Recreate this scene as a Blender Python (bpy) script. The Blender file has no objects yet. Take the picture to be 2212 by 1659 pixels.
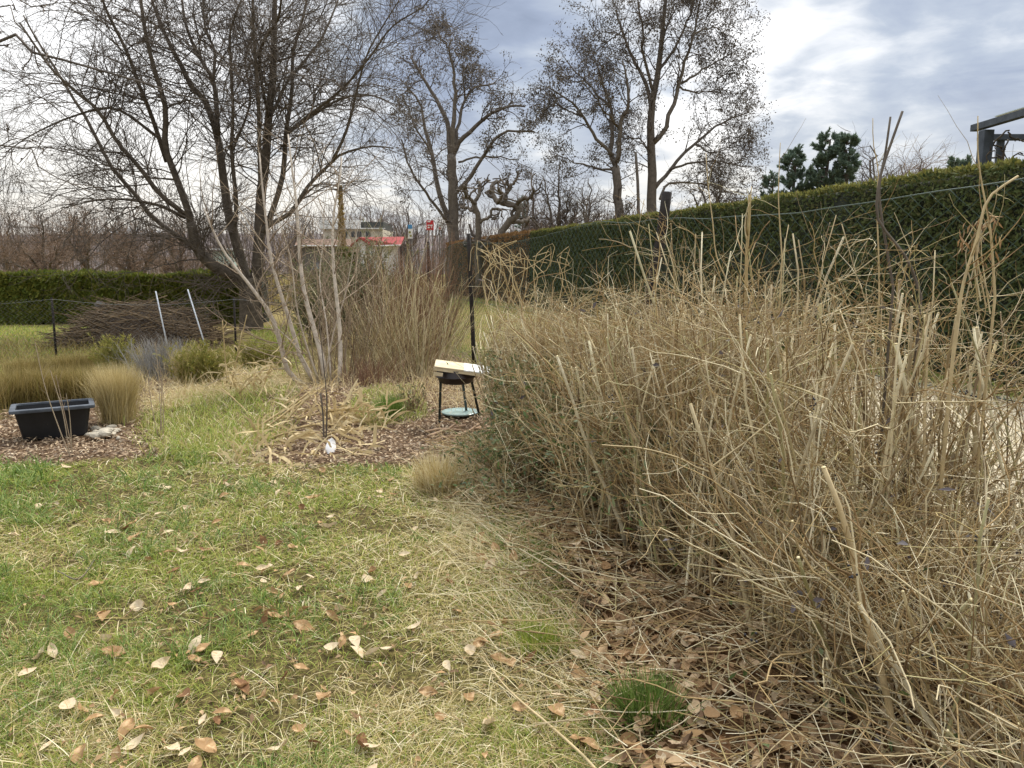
import bpy, math
import numpy as np
rng = np.random.default_rng(11)
C = bpy.context.scene.collection
SC = bpy.context.scene

# ------------------------------------------------------------------ camera
PITCH = math.radians(9.0); CAMH = 1.6; F = 1598.5
cam = bpy.data.cameras.new('camera'); cam_o = bpy.data.objects.new('camera', cam); C.objects.link(cam_o)
cam_o.location = (0, 0, CAMH); cam_o.rotation_euler = (math.pi/2 - PITCH, 0, 0)
cam.lens = 26.0; cam.sensor_width = 36.0; cam.clip_end = 3000; cam.clip_start = 0.05
SC.camera = cam_o
SC.view_settings.view_transform = 'Standard'; SC.view_settings.look = 'None'
SC.view_settings.exposure = 0.60; SC.view_settings.gamma = 1.0
SC.cycles.max_bounces = 5; SC.cycles.transparent_max_bounces = 4
cP, sP = math.cos(PITCH), math.sin(PITCH)

def W(u, v, Y):
    """photo position (2212 x 1659 grid) seen at forward distance Y -> world point"""
    up = 829.5 - v; fw = F*cP + up*sP
    return np.array([(u-1106)/fw*Y, Y, CAMH + Y*(up*cP - F*sP)/fw])
def G(u, v):
    up = 829.5 - v; fw = F*cP + up*sP
    Y = -CAMH*fw/(up*cP - F*sP)
    return np.array([(u-1106)/fw*Y, Y, 0.0])
def UV(x, y, z=0.0):
    zz = z - CAMH
    fw = y*cP - zz*sP; up = y*sP + zz*cP
    fw = np.maximum(fw, 1e-3)
    return 1106 + F*x/fw, 829.5 - F*up/fw
def dirv(u, v):
    d = W(u, v, 1.0) - np.array([0, 0, CAMH]); return d/np.linalg.norm(d)

# ------------------------------------------------------------------ world: broken overcast
SUN_EL, SUN_AZ = math.radians(50), math.radians(28)      # ahead of the camera, a little right
wd = bpy.data.worlds.new("World"); SC.world = wd; wd.use_nodes = True
nt = wd.node_tree; nt.nodes.clear()
def nd(tree, t, **k):
    n = tree.nodes.new(t)
    for a, b in k.items(): setattr(n, a, b)
    return n
def setin(tree, n, i, val):
    if isinstance(val, bpy.types.NodeSocket): tree.links.new(val, n.inputs[i])
    elif val is not None: n.inputs[i].default_value = val
def mth(tree, op, a, b=None, clamp=False):
    n = nd(tree, 'ShaderNodeMath', operation=op, use_clamp=clamp)
    setin(tree, n, 0, a); setin(tree, n, 1, b); return n.outputs[0]
def mapr(tree, x, a, b, c, d, smooth=True):
    n = nd(tree, 'ShaderNodeMapRange'); n.interpolation_type = 'SMOOTHSTEP' if smooth else 'LINEAR'
    for i, q in enumerate((x, a, b, c, d)): setin(tree, n, i, q)
    return n.outputs[0]
def vmth(tree, op, a, b=None):
    n = nd(tree, 'ShaderNodeVectorMath', operation=op)
    setin(tree, n, 0, a)
    if b is not None: setin(tree, n, 1, b)
    return n
def noise(tree, vec, scale, detail=5, rough=.55, dist=0.0):
    n = nd(tree, 'ShaderNodeTexNoise'); n.inputs['Scale'].default_value = scale
    n.inputs['Detail'].default_value = detail; n.inputs['Roughness'].default_value = rough
    n.inputs['Distortion'].default_value = dist
    if vec is not None: tree.links.new(vec, n.inputs['Vector'])
    return n.outputs[0]
def ramp(tree, fac, stops):
    n = nd(tree, 'ShaderNodeValToRGB'); e = n.color_ramp.elements
    while len(e) < len(stops): e.new(.5)
    for k, (p, c) in enumerate(stops):
        e[k].position = p; e[k].color = (*c[:3], 1)
    setin(tree, n, 0, fac); return n.outputs[0]
def mixc(tree, fac, a, b, bt='MIX'):
    n = nd(tree, 'ShaderNodeMix', data_type='RGBA', blend_type=bt)
    setin(tree, n, 0, fac)
    for i, q in ((6, a), (7, b)):
        if isinstance(q, bpy.types.NodeSocket): tree.links.new(q, n.inputs[i])
        else: n.inputs[i].default_value = (*q[:3], 1)
    return n.outputs[2]
tc = nd(nt, 'ShaderNodeTexCoord'); dv = tc.outputs['Generated']
sep = nd(nt, 'ShaderNodeSeparateXYZ'); nt.links.new(dv, sep.inputs[0])
zc = mth(nt, 'MAXIMUM', sep.outputs[2], 0.0)
den = mth(nt, 'ADD', zc, 0.16)
cmb = nd(nt, 'ShaderNodeCombineXYZ')
nt.links.new(mth(nt, 'DIVIDE', sep.outputs[0], den), cmb.inputs[0])
nt.links.new(mth(nt, 'DIVIDE', sep.outputs[1], den), cmb.inputs[1])
pl = cmb.outputs[0]
n1 = noise(nt, pl, 1.5, 8, .58, .7)
n2 = noise(nt, pl, 4.2, 7, .6, .5)
wob = noise(nt, pl, 1.7, 4, .55)
val = mth(nt, 'ADD', 0.60, mth(nt, 'MULTIPLY', mth(nt, 'SUBTRACT', n1, .5), 0.85))
val = mth(nt, 'ADD', val, mth(nt, 'MULTIPLY', mth(nt, 'SUBTRACT', n2, .5), 0.66))
BL = [(1080, 110, -.36, 12), (1150, 190, -.12, 8), (2030, 110, -.36, 14), (1800, 60, -.12, 5), (1320, 10, .22, 5), (1625, 60, .34, 3.5), (1740, 175, .30, 4.5),
      (1900, 185, .22, 5), (1160, 258, .34, 4.5), (1480, 275, .28, 6), (1620, 300, .12, 5), (30, 170, .30, 11), (330, 230, .18, 15), (600, 330, .10, 14),
      (1750, 250, -.20, 5), (2000, 300, .12, 9), (1180, 330, -.04, 5), (700, 60, -.10, 9), (1500, 60, .12, 8)]
for (u, v, a, rad) in BL:
    d = dirv(u, v)
    dp = vmth(nt, 'DOT_PRODUCT', dv, tuple(d)).outputs['Value']
    dp = mth(nt, 'ADD', dp, mth(nt, 'MULTIPLY', mth(nt, 'SUBTRACT', wob, .5), (1-math.cos(math.radians(rad)))*4.0))
    m = mapr(nt, dp, math.cos(math.radians(rad*1.25)), 1.0 - (1-math.cos(math.radians(rad)))*.1, 0.0, 1.0)
    val = mth(nt, 'ADD', val, mth(nt, 'MULTIPLY', m, a))
ccol = ramp(nt, val, [(0.0, (.27, .32, .43)), (.25, (.37, .43, .56)), (.45, (.50, .56, .66)), (.60, (.70, .74, .80)), (.76, (.95, .96, .98)), (1.0, (1.3, 1.3, 1.3))])
hz = mapr(nt, sep.outputs[2], 0.02, 0.24, 1.0, 0.0)
ccol = mixc(nt, mth(nt, 'MULTIPLY', hz, .55), ccol, (.80, .78, .74))
wm = mth(nt, 'MULTIPLY', hz, mapr(nt, val, .55, .85, 0.0, .5))
ccol = mixc(nt, wm, ccol, (1.02, .93, .78))
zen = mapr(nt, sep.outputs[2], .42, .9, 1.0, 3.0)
ccol = mixc(nt, 1.0, ccol, (1, 1, 1), 'MULTIPLY')
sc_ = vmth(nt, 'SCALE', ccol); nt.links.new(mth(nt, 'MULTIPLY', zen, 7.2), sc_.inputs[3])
sky = nd(nt, 'ShaderNodeTexSky', sky_type='NISHITA'); sky.sun_disc = False
sky.sun_elevation = SUN_EL; sky.sun_rotation = SUN_AZ
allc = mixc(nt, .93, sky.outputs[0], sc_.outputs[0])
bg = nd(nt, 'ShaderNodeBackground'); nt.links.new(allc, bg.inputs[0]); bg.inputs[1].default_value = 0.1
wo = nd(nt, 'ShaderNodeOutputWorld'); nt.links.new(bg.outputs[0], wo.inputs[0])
sun = bpy.data.lights.new('sun', 'SUN'); sun.energy = 2.7; sun.angle = math.radians(14); sun.color = (1, .95, .87)
sun_o = bpy.data.objects.new('sun', sun); C.objects.link(sun_o)
sun_o.rotation_euler = (math.pi/2 - SUN_EL, 0, math.pi - SUN_AZ); sun_o.location = (10, 30, 60)

# ------------------------------------------------------------------ mesh helpers
def nrm(a): return a/np.maximum(np.linalg.norm(a, axis=-1, keepdims=True), 1e-9)
ROOT = {}
class MB:
    def __init__(s): s.V = []; s.F = {}; s.n = 0
    def add(s, V, *faces):
        V = np.asarray(V, float).reshape(-1, 3); s.V.append(V)
        for f in faces:
            f = np.asarray(f, int)
            if len(f): s.F.setdefault(f.shape[1], []).append(f + s.n)
        s.n += len(V)
    def tubes(s, P, R, S=4, cap=False):
        P = np.asarray(P, float); R = np.asarray(R, float); N, K, _ = P.shape
        if N == 0: return
        T = np.empty_like(P); T[:, 1:-1] = P[:, 2:] - P[:, :-2]; T[:, 0] = P[:, 1]-P[:, 0]; T[:, -1] = P[:, -1]-P[:, -2]
        T = nrm(T); md = nrm(P[:, -1]-P[:, 0])
        ref = np.where(np.abs(md[:, 2:3]) < .8, np.array([[0, 0, 1.]]), np.array([[1., 0, 0]]))
        A = nrm(np.cross(T, ref[:, None, :])); B = np.cross(T, A)
        th = np.arange(S)*2*math.pi/S
        ring = P[:, :, None, :] + R[:, :, None, None]*(np.cos(th)[None, None, :, None]*A[:, :, None, :] + np.sin(th)[None, None, :, None]*B[:, :, None, :])
        V = ring.reshape(-1, 3)
        n = np.arange(N)[:, None, None]*K*S; k = np.arange(K-1)[None, :, None]*S; j = np.arange(S)[None, None, :]; j2 = (j+1) % S
        Q = np.stack([n+k+j, n+k+j2, n+k+S+j2, n+k+S+j], -1).reshape(-1, 4)
        caps = []
        if cap:
            e = (np.arange(N)[:, None]*K*S + (K-1)*S + np.arange(S)[None, :])
            caps = [e, (np.arange(N)[:, None]*K*S + np.arange(S)[None, ::-1])]
        s.add(V, Q, *caps)
    def tube(s, pts, r, S=8, K=None, cap=True):
        pts = np.asarray(pts, float)
        if K: pts = resamp(pts, K)
        r = np.interp(np.linspace(0, 1, len(pts)), np.linspace(0, 1, np.size(r)), np.atleast_1d(r))
        s.tubes(pts[None], r[None], S, cap)
    def cards(s, c, d, n, L, Wd, fold=.25):
        """pointed leaves: base c, direction d, normal n"""
        c = np.asarray(c); d = nrm(d); b = nrm(np.cross(n, d)); n = np.cross(d, b); L = np.broadcast_to(L, len(c))[:, None]; Wd = np.broadcast_to(Wd, len(c))[:, None]
        up = n*Wd*fold
        p = [c, c+d*L*.42+b*Wd*.5+up, c+d*L*.42, c+d*L*.42-b*Wd*.5+up, c+d*L-n*L*.08]
        V = np.stack(p, 1).reshape(-1, 3); i = np.arange(len(c))[:, None]*5
        s.add(V, np.concatenate([i+np.array([[0, 2, 1]]), i+np.array([[0, 3, 2]]), i+np.array([[1, 2, 4]]), i+np.array([[2, 3, 4]])]))
    def blades(s, base, az, L, w, pit, bend):
        N = len(base); h = np.stack([np.cos(az), np.sin(az), np.zeros(N)], 1); sd = np.stack([-np.sin(az), np.cos(az), np.zeros(N)], 1)
        sd = nrm(sd + rng.normal(0, .35, (N, 3))); p = base.copy(); a = pit.copy(); rows = []
        for k in range(4):
            wk = w*(1, .95, .7, .05)[k]
            rows += [p - sd*wk[:, None]*.5, p + sd*wk[:, None]*.5] if k < 3 else [p]
            st = (L/3)[:, None]; p = p + st*(np.cos(a)[:, None]*h + np.sin(a)[:, None]*np.array([[0, 0, 1.]])); a = a - bend
            p[:, 2] = np.maximum(p[:, 2], base[:, 2]+.002)
        V = np.stack(rows, 1).reshape(-1, 3); i = np.arange(N)[:, None]*7
        s.add(V, np.concatenate([i+np.array([[0, 1, 3, 2]]), i+np.array([[2, 3, 5, 4]])]), i+np.array([[4, 5, 6]]))
    def box(s, c, size, ax=None):
        c = np.asarray(c, float); h = np.asarray(size, float)/2; ax = np.eye(3) if ax is None else np.asarray(ax)
        V = [c + ax[0]*h[0]*a + ax[1]*h[1]*b + ax[2]*h[2]*d for a in (-1, 1) for b in (-1, 1) for d in (-1, 1)]
        s.add(V, [[0, 1, 3, 2], [4, 6, 7, 5], [0, 4, 5, 1], [2, 3, 7, 6], [0, 2, 6, 4], [1, 5, 7, 3]])
    def build(s, name, mat, parent=None, smooth=True, loc=None, bevel=0):
        V = np.concatenate(s.V)
        o0 = np.array(ROOT[parent.name] if parent is not None else (loc if loc is not None else (0, 0, 0)), float)
        me = bpy.data.meshes.new(name); me.vertices.add(len(V)); me.vertices.foreach_set('co', (V-o0).astype(np.float32).ravel())
        lv = []; lt = []
        for k, fs in s.F.items():
            f = np.concatenate(fs); lv.append(f.ravel()); lt.append(np.full(len(f), k))
        lv = np.concatenate(lv); lt = np.concatenate(lt); ls = np.concatenate([[0], np.cumsum(lt)[:-1]])
        me.loops.add(len(lv)); me.loops.foreach_set('vertex_index', lv.astype(np.int32))
        me.polygons.add(len(lt)); me.polygons.foreach_set('loop_start', ls.astype(np.int32))
        try: me.polygons.foreach_set('loop_total', lt.astype(np.int32))
        except Exception: pass
        me.polygons.foreach_set('use_smooth', np.full(len(lt), bool(smooth)))
        me.update(calc_edges=True); me.materials.append(mat)
        o = bpy.data.objects.new(name, me); C.objects.link(o)
        if parent is not None: o.parent = parent
        else: o.location = o0
        ROOT[o.name] = o0
        if bevel:
            b = o.modifiers.new('bevel', 'BEVEL'); b.width = bevel; b.segments = 2; b.limit_method = 'ANGLE'
        return o
def tag(o, label, cat, group=None):
    o['label'] = label; o['category'] = cat
    if group: o['group'] = group
    return o
def kind(o, k): o['kind'] = k; return o
def thing(name, label, cat, loc, group=None):
    o = bpy.data.objects.new(name, None); C.objects.link(o); o.location = tuple(loc); o.empty_display_size = .2
    ROOT[o.name] = np.array(loc, float); return tag(o, label, cat, group)
def resamp(pts, K):
    """smooth (Catmull-Rom) resample"""
    pts = np.asarray(pts, float); n = len(pts)
    if n == 2: return pts[0] + (pts[1]-pts[0])*np.linspace(0, 1, K)[:, None]
    q = np.concatenate([[2*pts[0]-pts[1]], pts, [2*pts[-1]-pts[-2]]])
    seg = np.linalg.norm(np.diff(pts, axis=0), axis=1); cum = np.concatenate([[0], np.cumsum(seg)]); t = np.linspace(0, cum[-1], K)
    i = np.clip(np.searchsorted(cum, t, side='right')-1, 0, n-2); f = ((t-cum[i])/np.maximum(seg[i], 1e-9))[:, None]
    a, b, c, d = q[i], q[i+1], q[i+2], q[i+3]
    return .5*((2*b)+(c-a)*f+(2*a-5*b+4*c-d)*f**2+(3*b-a-3*c+d)*f**3)
def limb(uvs, Y, r0, r1, dy=0., K=14, jit=.0):
    m = len(uvs); P = np.array([W(u, v, Y+dy*k/(m-1)) for k, (u, v) in enumerate(uvs)])
    P = resamp(P, K)
    if jit: P[1:] += rng.normal(0, jit, (K-1, 3))
    return P, np.linspace(r0, r1, K)
def interp(P, R, idx, tt):
    K = P.shape[1]; f = tt*(K-1); i = np.clip(f.astype(int), 0, K-2); w = (f-i)[:, None]
    return P[idx, i]*(1-w)+P[idx, i+1]*w, nrm(P[idx, i+1]-P[idx, i]), R[idx, i]*(1-w[:, 0])+R[idx, i+1]*w[:, 0]
def spawn(P, R, n, t=(.2, 1.), L=(.3, .6), ang=(25, 60), K=6, rr=.5, rmin=.002, rmax=1., up=0., wig=.15, tip=.35, Lt=0., bias=None, bw=0.):
    N = len(P); idx = np.repeat(np.arange(N), n) if isinstance(n, int) else rng.integers(0, N, int(N*n))
    M = len(idx); tt = rng.uniform(t[0], t[1], M); pos, tan, r = interp(P, R, idx, tt)
    v = rng.normal(0, 1, (M, 3))
    if bias is not None: v = v + np.asarray(bias)*bw
    perp = nrm(v - tan*(v*tan).sum(1, keepdims=True)); a = np.radians(rng.uniform(ang[0], ang[1], M))[:, None]
    d = np.cos(a)*tan + np.sin(a)*perp; ln = rng.uniform(L[0], L[1], M)*(1-Lt*tt)
    out = [pos]; 
    for k in range(K-1):
        pos = pos + d*(ln/(K-1))[:, None]; out.append(pos)
        d = nrm(d + rng.normal(0, wig, (M, 3)) + np.array([[0, 0, up]]))
    r0 = np.clip(rr*r, rmin, rmax)
    return np.stack(out, 1), r0[:, None]*np.linspace(1, tip, K)[None]
def vnoise(x, y, sc, seed=0, oct=3):
    out = 0; amp = 1; tot = 0
    for o in range(oct):
        X = x*sc*2**o + 17.3*seed; Y = y*sc*2**o + 9.1*seed; i = np.floor(X); j = np.floor(Y); fx = X-i; fy = Y-j
        fx = fx*fx*(3-2*fx); fy = fy*fy*(3-2*fy)
        h = lambda a, b: np.modf(np.abs(np.sin(a*127.1+b*311.7+seed*74.7+o*13.7)*43758.5453))[0]
        out = out + amp*((h(i, j)*(1-fx)+h(i+1, j)*fx)*(1-fy)+(h(i, j+1)*(1-fx)+h(i+1, j+1)*fx)*fy); tot += amp; amp *= .5
    return out/tot
def inside(poly, u, v):
    r = np.zeros(np.shape(u), bool); n = len(poly)
    for k in range(n):
        x1, y1 = poly[k]; x2, y2 = poly[(k+1) % n]
        c = ((y1 > v) != (y2 > v)) & (u < (x2-x1)*(v-y1)/((y2-y1) if y2 != y1 else 1e-9)+x1); r ^= c
    return r
def randdir(n, flat=1.0):
    d = rng.normal(0, 1, (n, 3)); d[:, 2] *= flat; return nrm(d)

# ------------------------------------------------------------------ materials
def hx(s):
    s = s.lstrip('#'); c = [int(s[i:i+2], 16)/255 for i in (0, 2, 4)]
    return tuple(x/12.92 if x <= .04045 else ((x+.055)/1.055)**2.4 for x in c)
def mat(name, cols, rough=.85, tr=0., ns=None, na=.25, bump=0., spec=.25, metal=0., isl=True):
    m = bpy.data.materials.new(name); m.use_nodes = True; t = m.node_tree; t.nodes.clear()
    cols = [hx(c) if isinstance(c, str) else c for c in cols]
    g = nd(t, 'ShaderNodeNewGeometry')
    if len(cols) > 1:
        fac = g.outputs['Random Per Island'] if isl else noise(t, nd(t, 'ShaderNodeTexCoord').outputs['Object'], ns or 4, 6, .6)
        if not isl: fac = mapr(t, fac, .3, .7, 0, 1, False)
        col = ramp(t, fac, [(k/(len(cols)-1), c) for k, c in enumerate(cols)])
    else:
        col = ramp(t, .5, [(0, cols[0]), (1, cols[0])])
    if ns:
        nz = noise(t, nd(t, 'ShaderNodeTexCoord').outputs['Object'], ns, 5, .65)
        f = mapr(t, nz, .25, .75, 1-na, 1+na, False)
        s = vmth(t, 'SCALE', col); t.links.new(f, s.inputs[3]); col = s.outputs[0]
    b = nd(t, 'ShaderNodeBsdfPrincipled'); t.links.new(col, b.inputs['Base Color']); b.inputs['Roughness'].default_value = rough
    b.inputs['Specular IOR Level'].default_value = spec; b.inputs['Metallic'].default_value = metal
    if bump and ns:
        bp = nd(t, 'ShaderNodeBump'); bp.inputs['Strength'].default_value = bump; bp.inputs['Distance'].default_value = .02
        t.links.new(nz, bp.inputs['Height']); t.links.new(bp.outputs[0], b.inputs['Normal'])
    o = nd(t, 'ShaderNodeOutputMaterial'); sh = b.outputs[0]
    if tr:
        tb = nd(t, 'ShaderNodeBsdfTranslucent'); t.links.new(col, tb.inputs[0]); mx = nd(t, 'ShaderNodeMixShader'); mx.inputs[0].default_value = tr
        t.links.new(sh, mx.inputs[1]); t.links.new(tb.outputs[0], mx.inputs[2]); sh = mx.outputs[0]
    t.links.new(sh, o.inputs[0]); return m
M = dict(
    bark=mat('dark_bark', ['#574e43', '#675d50'], ns=9, na=.5, bump=.6),
    darktwig=mat('dark_twigs', ['#5b5147', '#6e6357', '#4a423b'], ns=3),
    greybark=mat('grey_bark', ['#5a5148', '#6b6257'], ns=6, na=.4, bump=.5),
    midtwig=mat('mid_twigs', ['#4a4038', '#5d5146', '#3c342e']),
    brownleaf=mat('flare_greyed_dead_leaves', ['#5a534b', '#6a6258', '#4c4640', '#756a5a'], tr=.15),  # withered leaf browns, greyed and lightened to carry the lens-flare veil
    whitebark=mat('pale_sapling_bark', ['#c6baa8', '#b3a595', '#d0c5b3'], ns=14, na=.35, bump=.3),
    paletwig=mat('pale_twigs', ['#9a8770', '#85735e', '#ab9a82', '#7a6654']),
    tan=mat('tan_stems', ['#b09a74', '#8a7552', '#d6c7a0', '#6c5a42', '#bba67e', '#8f885c', '#e2d6b4', '#7d6a4c'], ns=18, na=.25),
    tan2=mat('tan_twigs', ['#bca57a', '#8f7850', '#dfd0a8', '#6c573d', '#b29868', '#a29768', '#eaddba', '#7c6444', '#a88c60', '#735b40'], ns=10, na=.2),
    cut=mat('cut_ends', ['#e2d3a8', '#d2c092']),
    privet=mat('privet_leaves', ['#4a5a2e', '#62733f', '#38472a', '#78805a', '#566638', '#7f7a54'], rough=.5, tr=.25, spec=.4),
    purple=mat('purple_grey_leaves', ['#5c5354', '#6e6767', '#4d4546', '#7a7572'], rough=.6, tr=.15),
    berry=mat('black_berries', ['#15151c', '#1e1c26'], rough=.35, spec=.5),
    grass=mat('green_grass', ['#738f2f', '#95a743', '#5b702a', '#adb04f', '#809038', '#c0bb68', '#667a2c'], rough=.6, tr=.35),
    grassd=mat('dark_green_grass', ['#56702c', '#698236', '#475a26', '#7d9148', '#8f9c58'], rough=.55, tr=.3),
    straw=mat('dry_grass', ['#c9b686', '#a8925f', '#e2d4aa', '#8d774b', '#b5a566', '#ece0bd', '#bba878'], rough=.8, tr=.2),
    thatch=mat('olive_dry_grass', ['#9a9452', '#b5aa66', '#7a7340', '#c2b478', '#75803a', '#8f8650'], rough=.8, tr=.3),
    ornament=mat('brown_grass_clump', ['#8f7d48', '#ab9860', '#6c5c33', '#c0ae7a', '#84723f', '#7d7a40'], tr=.25),
    paleornament=mat('pale_grass_tuft', ['#c7b580', '#b09d68', '#dccda0', '#9c8a58', '#d0bf90'], tr=.25),
    heath=mat('heath_green', ['#8a893f', '#a39c50', '#6e7432', '#ab9c5c', '#5f6a2e'], tr=.25),
    lavender=mat('silver_grey_shrub', ['#9a9896', '#8d8a86', '#aeaca8', '#7b766e', '#968f7a']),
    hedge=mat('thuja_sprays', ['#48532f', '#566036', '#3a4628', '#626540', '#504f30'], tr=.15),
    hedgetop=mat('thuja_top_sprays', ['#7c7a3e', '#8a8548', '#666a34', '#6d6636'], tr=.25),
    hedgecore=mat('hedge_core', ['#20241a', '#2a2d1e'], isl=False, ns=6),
    lhedge=mat('left_hedge_sprays', ['#5d6a2c', '#727a34', '#48551f', '#858338', '#565a28'], tr=.2),
    beech=mat('brown_hedge_leaves', ['#7a5a38', '#8d6b44', '#64482d', '#97794e'], tr=.2),
    reddish=mat('red_brown_twigs', ['#7d5d48', '#8f6f57', '#6a4c3c', '#94785c']),
    dullgreen=mat('dull_green_needles', ['#74764f', '#86845e', '#5f6344', '#97906e', '#6a6d4a'], tr=.15),
    pine=mat('hazed_pine_needles', ['#66765f', '#748570', '#55645a', '#84917a'], tr=.25),  # needle greens lightened, the haze is put into the colour
    farwood=mat('far_twigs', ['#665b57', '#736762', '#584f4c', '#786c66']),
    farbrown=mat('far_brown_twigs', ['#75604f', '#86705c', '#665344', '#8f7b66']),
    husk=mat('corn_husk', ['#c9b589', '#b8a274', '#dccba2', '#a58e63', '#cdb98f'], tr=.25, ns=20, na=.2),
    stalk=mat('corn_stalk', ['#b5a074', '#a08a5f', '#c5b28a'], ns=12, na=.3),
    leafA=mat('tan_fallen_leaf', ['#b8976f', '#9c7a52', '#c8ab85'], isl=False, ns=30, tr=.2, na=.35),
    leafB=mat('pale_fallen_leaf', ['#c5ad89', '#d3c0a0', '#ab9068'], isl=False, ns=30, tr=.2, na=.3),
    leafC=mat('brown_fallen_leaf', ['#8f6a48', '#735338', '#a37e57'], isl=False, ns=30, tr=.2),
    litter=mat('leaf_litter', ['#a98a64', '#8d6f4e', '#bfa27b', '#735a44', '#b79468', '#5f4b3a', '#a17f58'], tr=.15),
    litter_pale=mat('pale_leaf_litter', ['#c8ab84', '#b3916a', '#d9c29e', '#a17d58', '#cbb18c'], tr=.15),
    chips=mat('wood_chips', ['#8d785f', '#a58d70', '#6b5846', '#bda685', '#54453a', '#d0bea0']),
    soil=mat('soil', ['#2a221a', '#3a2f24'], isl=False, ns=20, bump=.6),
    wire=mat('green_wire', ['#33493d'], rough=.45, spec=.5),
    greywire=mat('grey_wire', ['#8c8c88'], rough=.4, metal=.6),
    darkwood=mat('charred_wood', ['#231f1c', '#302a26', '#1a1715'], isl=False, ns=14, na=.5, bump=.8),
    oldwood=mat('grey_wood', ['#5b5650', '#6a645c', '#4b4640'], isl=False, ns=10, na=.3, bump=.4),
    black=mat('black_plastic', ['#141517', '#1b1c1e'], isl=False, ns=6, rough=.5, spec=.4, na=.4),
    rim=mat('grey_plastic_rim', ['#45494f', '#575c62'], isl=False, ns=8, rough=.55),
    board=mat('pine_board', ['#cdbf9f', '#bfae8b', '#d8ccb0'], isl=False, ns=8, na=.12, rough=.6),
    whiteboard=mat('white_board', ['#d8d8d0', '#e3e2da'], isl=False, ns=6, na=.1, rough=.5),
    bowl=mat('dark_brown_bowl', ['#241c18', '#2e2420'], isl=False, ns=5, rough=.45, spec=.4),
    legm=mat('dark_green_metal', ['#1d2622', '#26302b'], isl=False, ns=9, rough=.5, spec=.4),
    glass=mat('pale_glass_dish', ['#8fa5a0', '#a3b7b1'], isl=False, ns=4, rough=.12, spec=.7),
    paper=mat('white_paper', ['#e6e4e0'], rough=.7),
    stone=mat('pale_stones', ['#c3b9a2', '#d4ccb8', '#aa9f88', '#b8b1a5', '#cdbf9c'], ns=12, na=.25, bump=.4),
    brick=mat('red_brick', ['#8d4b33', '#7b4030'], isl=False, ns=15),
    log=mat('cut_branches', ['#b3977a', '#9f8266', '#c2a98b'], ns=20, na=.3),
    white=mat('white_paint', ['#c9c8c4', '#d4d3cf'], isl=False, ns=5, na=.12),
    cream=mat('cream_render', ['#b8afa0', '#c2baa9'], isl=False, ns=1, na=.1),
    darkpane=mat('dark_panes', ['#2a2d30'], rough=.15, spec=.6),
    redroof=mat('red_roof', ['#8c3f3d', '#9c4a46'], isl=False, ns=3, na=.15),
    brownroof=mat('brown_roof', ['#6b5548', '#78614f'], isl=False, ns=3, na=.2),
    darkwall=mat('dark_cladding', ['#3d413f', '#484b47'], isl=False, ns=3),
    mint=mat('mint_panels', ['#a5b8ae', '#b4c4ba'], isl=False, ns=3, na=.1),
    red=mat('red_sign', ['#b02a2e'], rough=.5), bluesign=mat('blue_sign', ['#4a7fa8'], rough=.5), signwhite=mat('sign_white', ['#d5d2ce'], rough=.5),
    bluegrey=mat('blue_grey_paint', ['#6a7480', '#768089'], isl=False, ns=8),
    goldleaf=mat('tan_tree_leaves', ['#a08a55', '#8c7648', '#b39c66', '#6f5f3c'], tr=.2),
    pergola=mat('flare_veiled_pergola_wood', ['#4b5056', '#565b61'], isl=False, ns=7, na=.2),  # lens-flare veil is mixed into the wood colour as a lighter blue-grey
    panel=mat('clear_roof_panel', ['#b9c4bd'], rough=.2),
    stake=mat('pale_stake', ['#c3c6c8', '#b2b5b6'], isl=False, ns=10, rough=.5),
)

# ------------------------------------------------------------------ ground
XF = lambda Y: .43 - .248*(Y-2.2)                 # lawn-side edge of the privet thicket
XW = lambda Y: 1.19 + .30*(6-Y)                   # chain-link fence line
XH = lambda Y: 6.7 - .30*(Y-10.1)                 # near face of the tall hedge
def gz(x, y):
    x = np.asarray(x, float); y = np.asarray(y, float)
    near = np.clip(1-(np.hypot(x, y)-14)/20, 0, 1)
    z = .05*(vnoise(x, y, .9, 3, 3)-.5)*near
    z = z + .13*np.exp(-(((x+2.6)/1.0)**2+((y-8.6)/.9)**2))*near
    return z
def axis(fine0, fine1, st, far0, far1):
    a = np.arange(fine0, fine1+st/2, st); o = [fine1]; d = st
    while o[-1] < far1: d *= 1.35; o.append(o[-1]+d)
    p = [fine0]; d = st
    while p[-1] > far0: d *= 1.35; p.append(p[-1]-d)
    return np.concatenate([p[:0:-1], a, o[1:]])
gx = axis(-11, 9, .12, -900, 900); gy = axis(0, 20, .12, -60, 1200)
GX, GY = np.meshgrid(gx, gy, indexing='ij')
MULCH1 = [(-300, 960), (30, 890), (300, 865), (340, 905), (300, 925), (430, 955), (350, 990), (0, 1008), (-300, 1015)]
MULCH2 = [(700, 815), (930, 755), (1090, 770), (1120, 1010), (1010, 1015), (900, 1000), (760, 1005), (690, 960)]
LITTER = [(990, 1045), (1110, 1065), (1240, 1290), (1290, 1450), (1340, 1700), (1400, 2200), (3200, 2200), (3200, 900), (1100, 880)]
BED = [(-200, 870), (250, 780), (340, 760), (480, 790), (480, 830), (330, 870)]
CORN = [(440, 1012), (560, 900), (620, 830), (800, 850), (830, 960), (780, 1000), (600, 1020)]
STRAWM = [(320, 880), (380, 835), (520, 805), (650, 820), (620, 850), (480, 865)]
u, v = UV(GX, GY); wob_ = 26*(vnoise(GX, GY, 2.2, 5)-.5)
uu, vv = u+wob_*2, v+wob_
fwdok = GY > .6
mul = (inside(MULCH1, uu, vv) | inside(MULCH2, uu, vv) | inside(BED, uu, vv) | inside(CORN, uu, vv)) & fwdok
lit = inside(LITTER, uu, vv) & fwdok
str_ = inside(STRAWM, uu, vv) & fwdok
gm = MB(); nx, ny = len(gx), len(gy)
ii = (np.arange(nx-1)[:, None]*ny + np.arange(ny-1)[None, :]).ravel()
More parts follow.
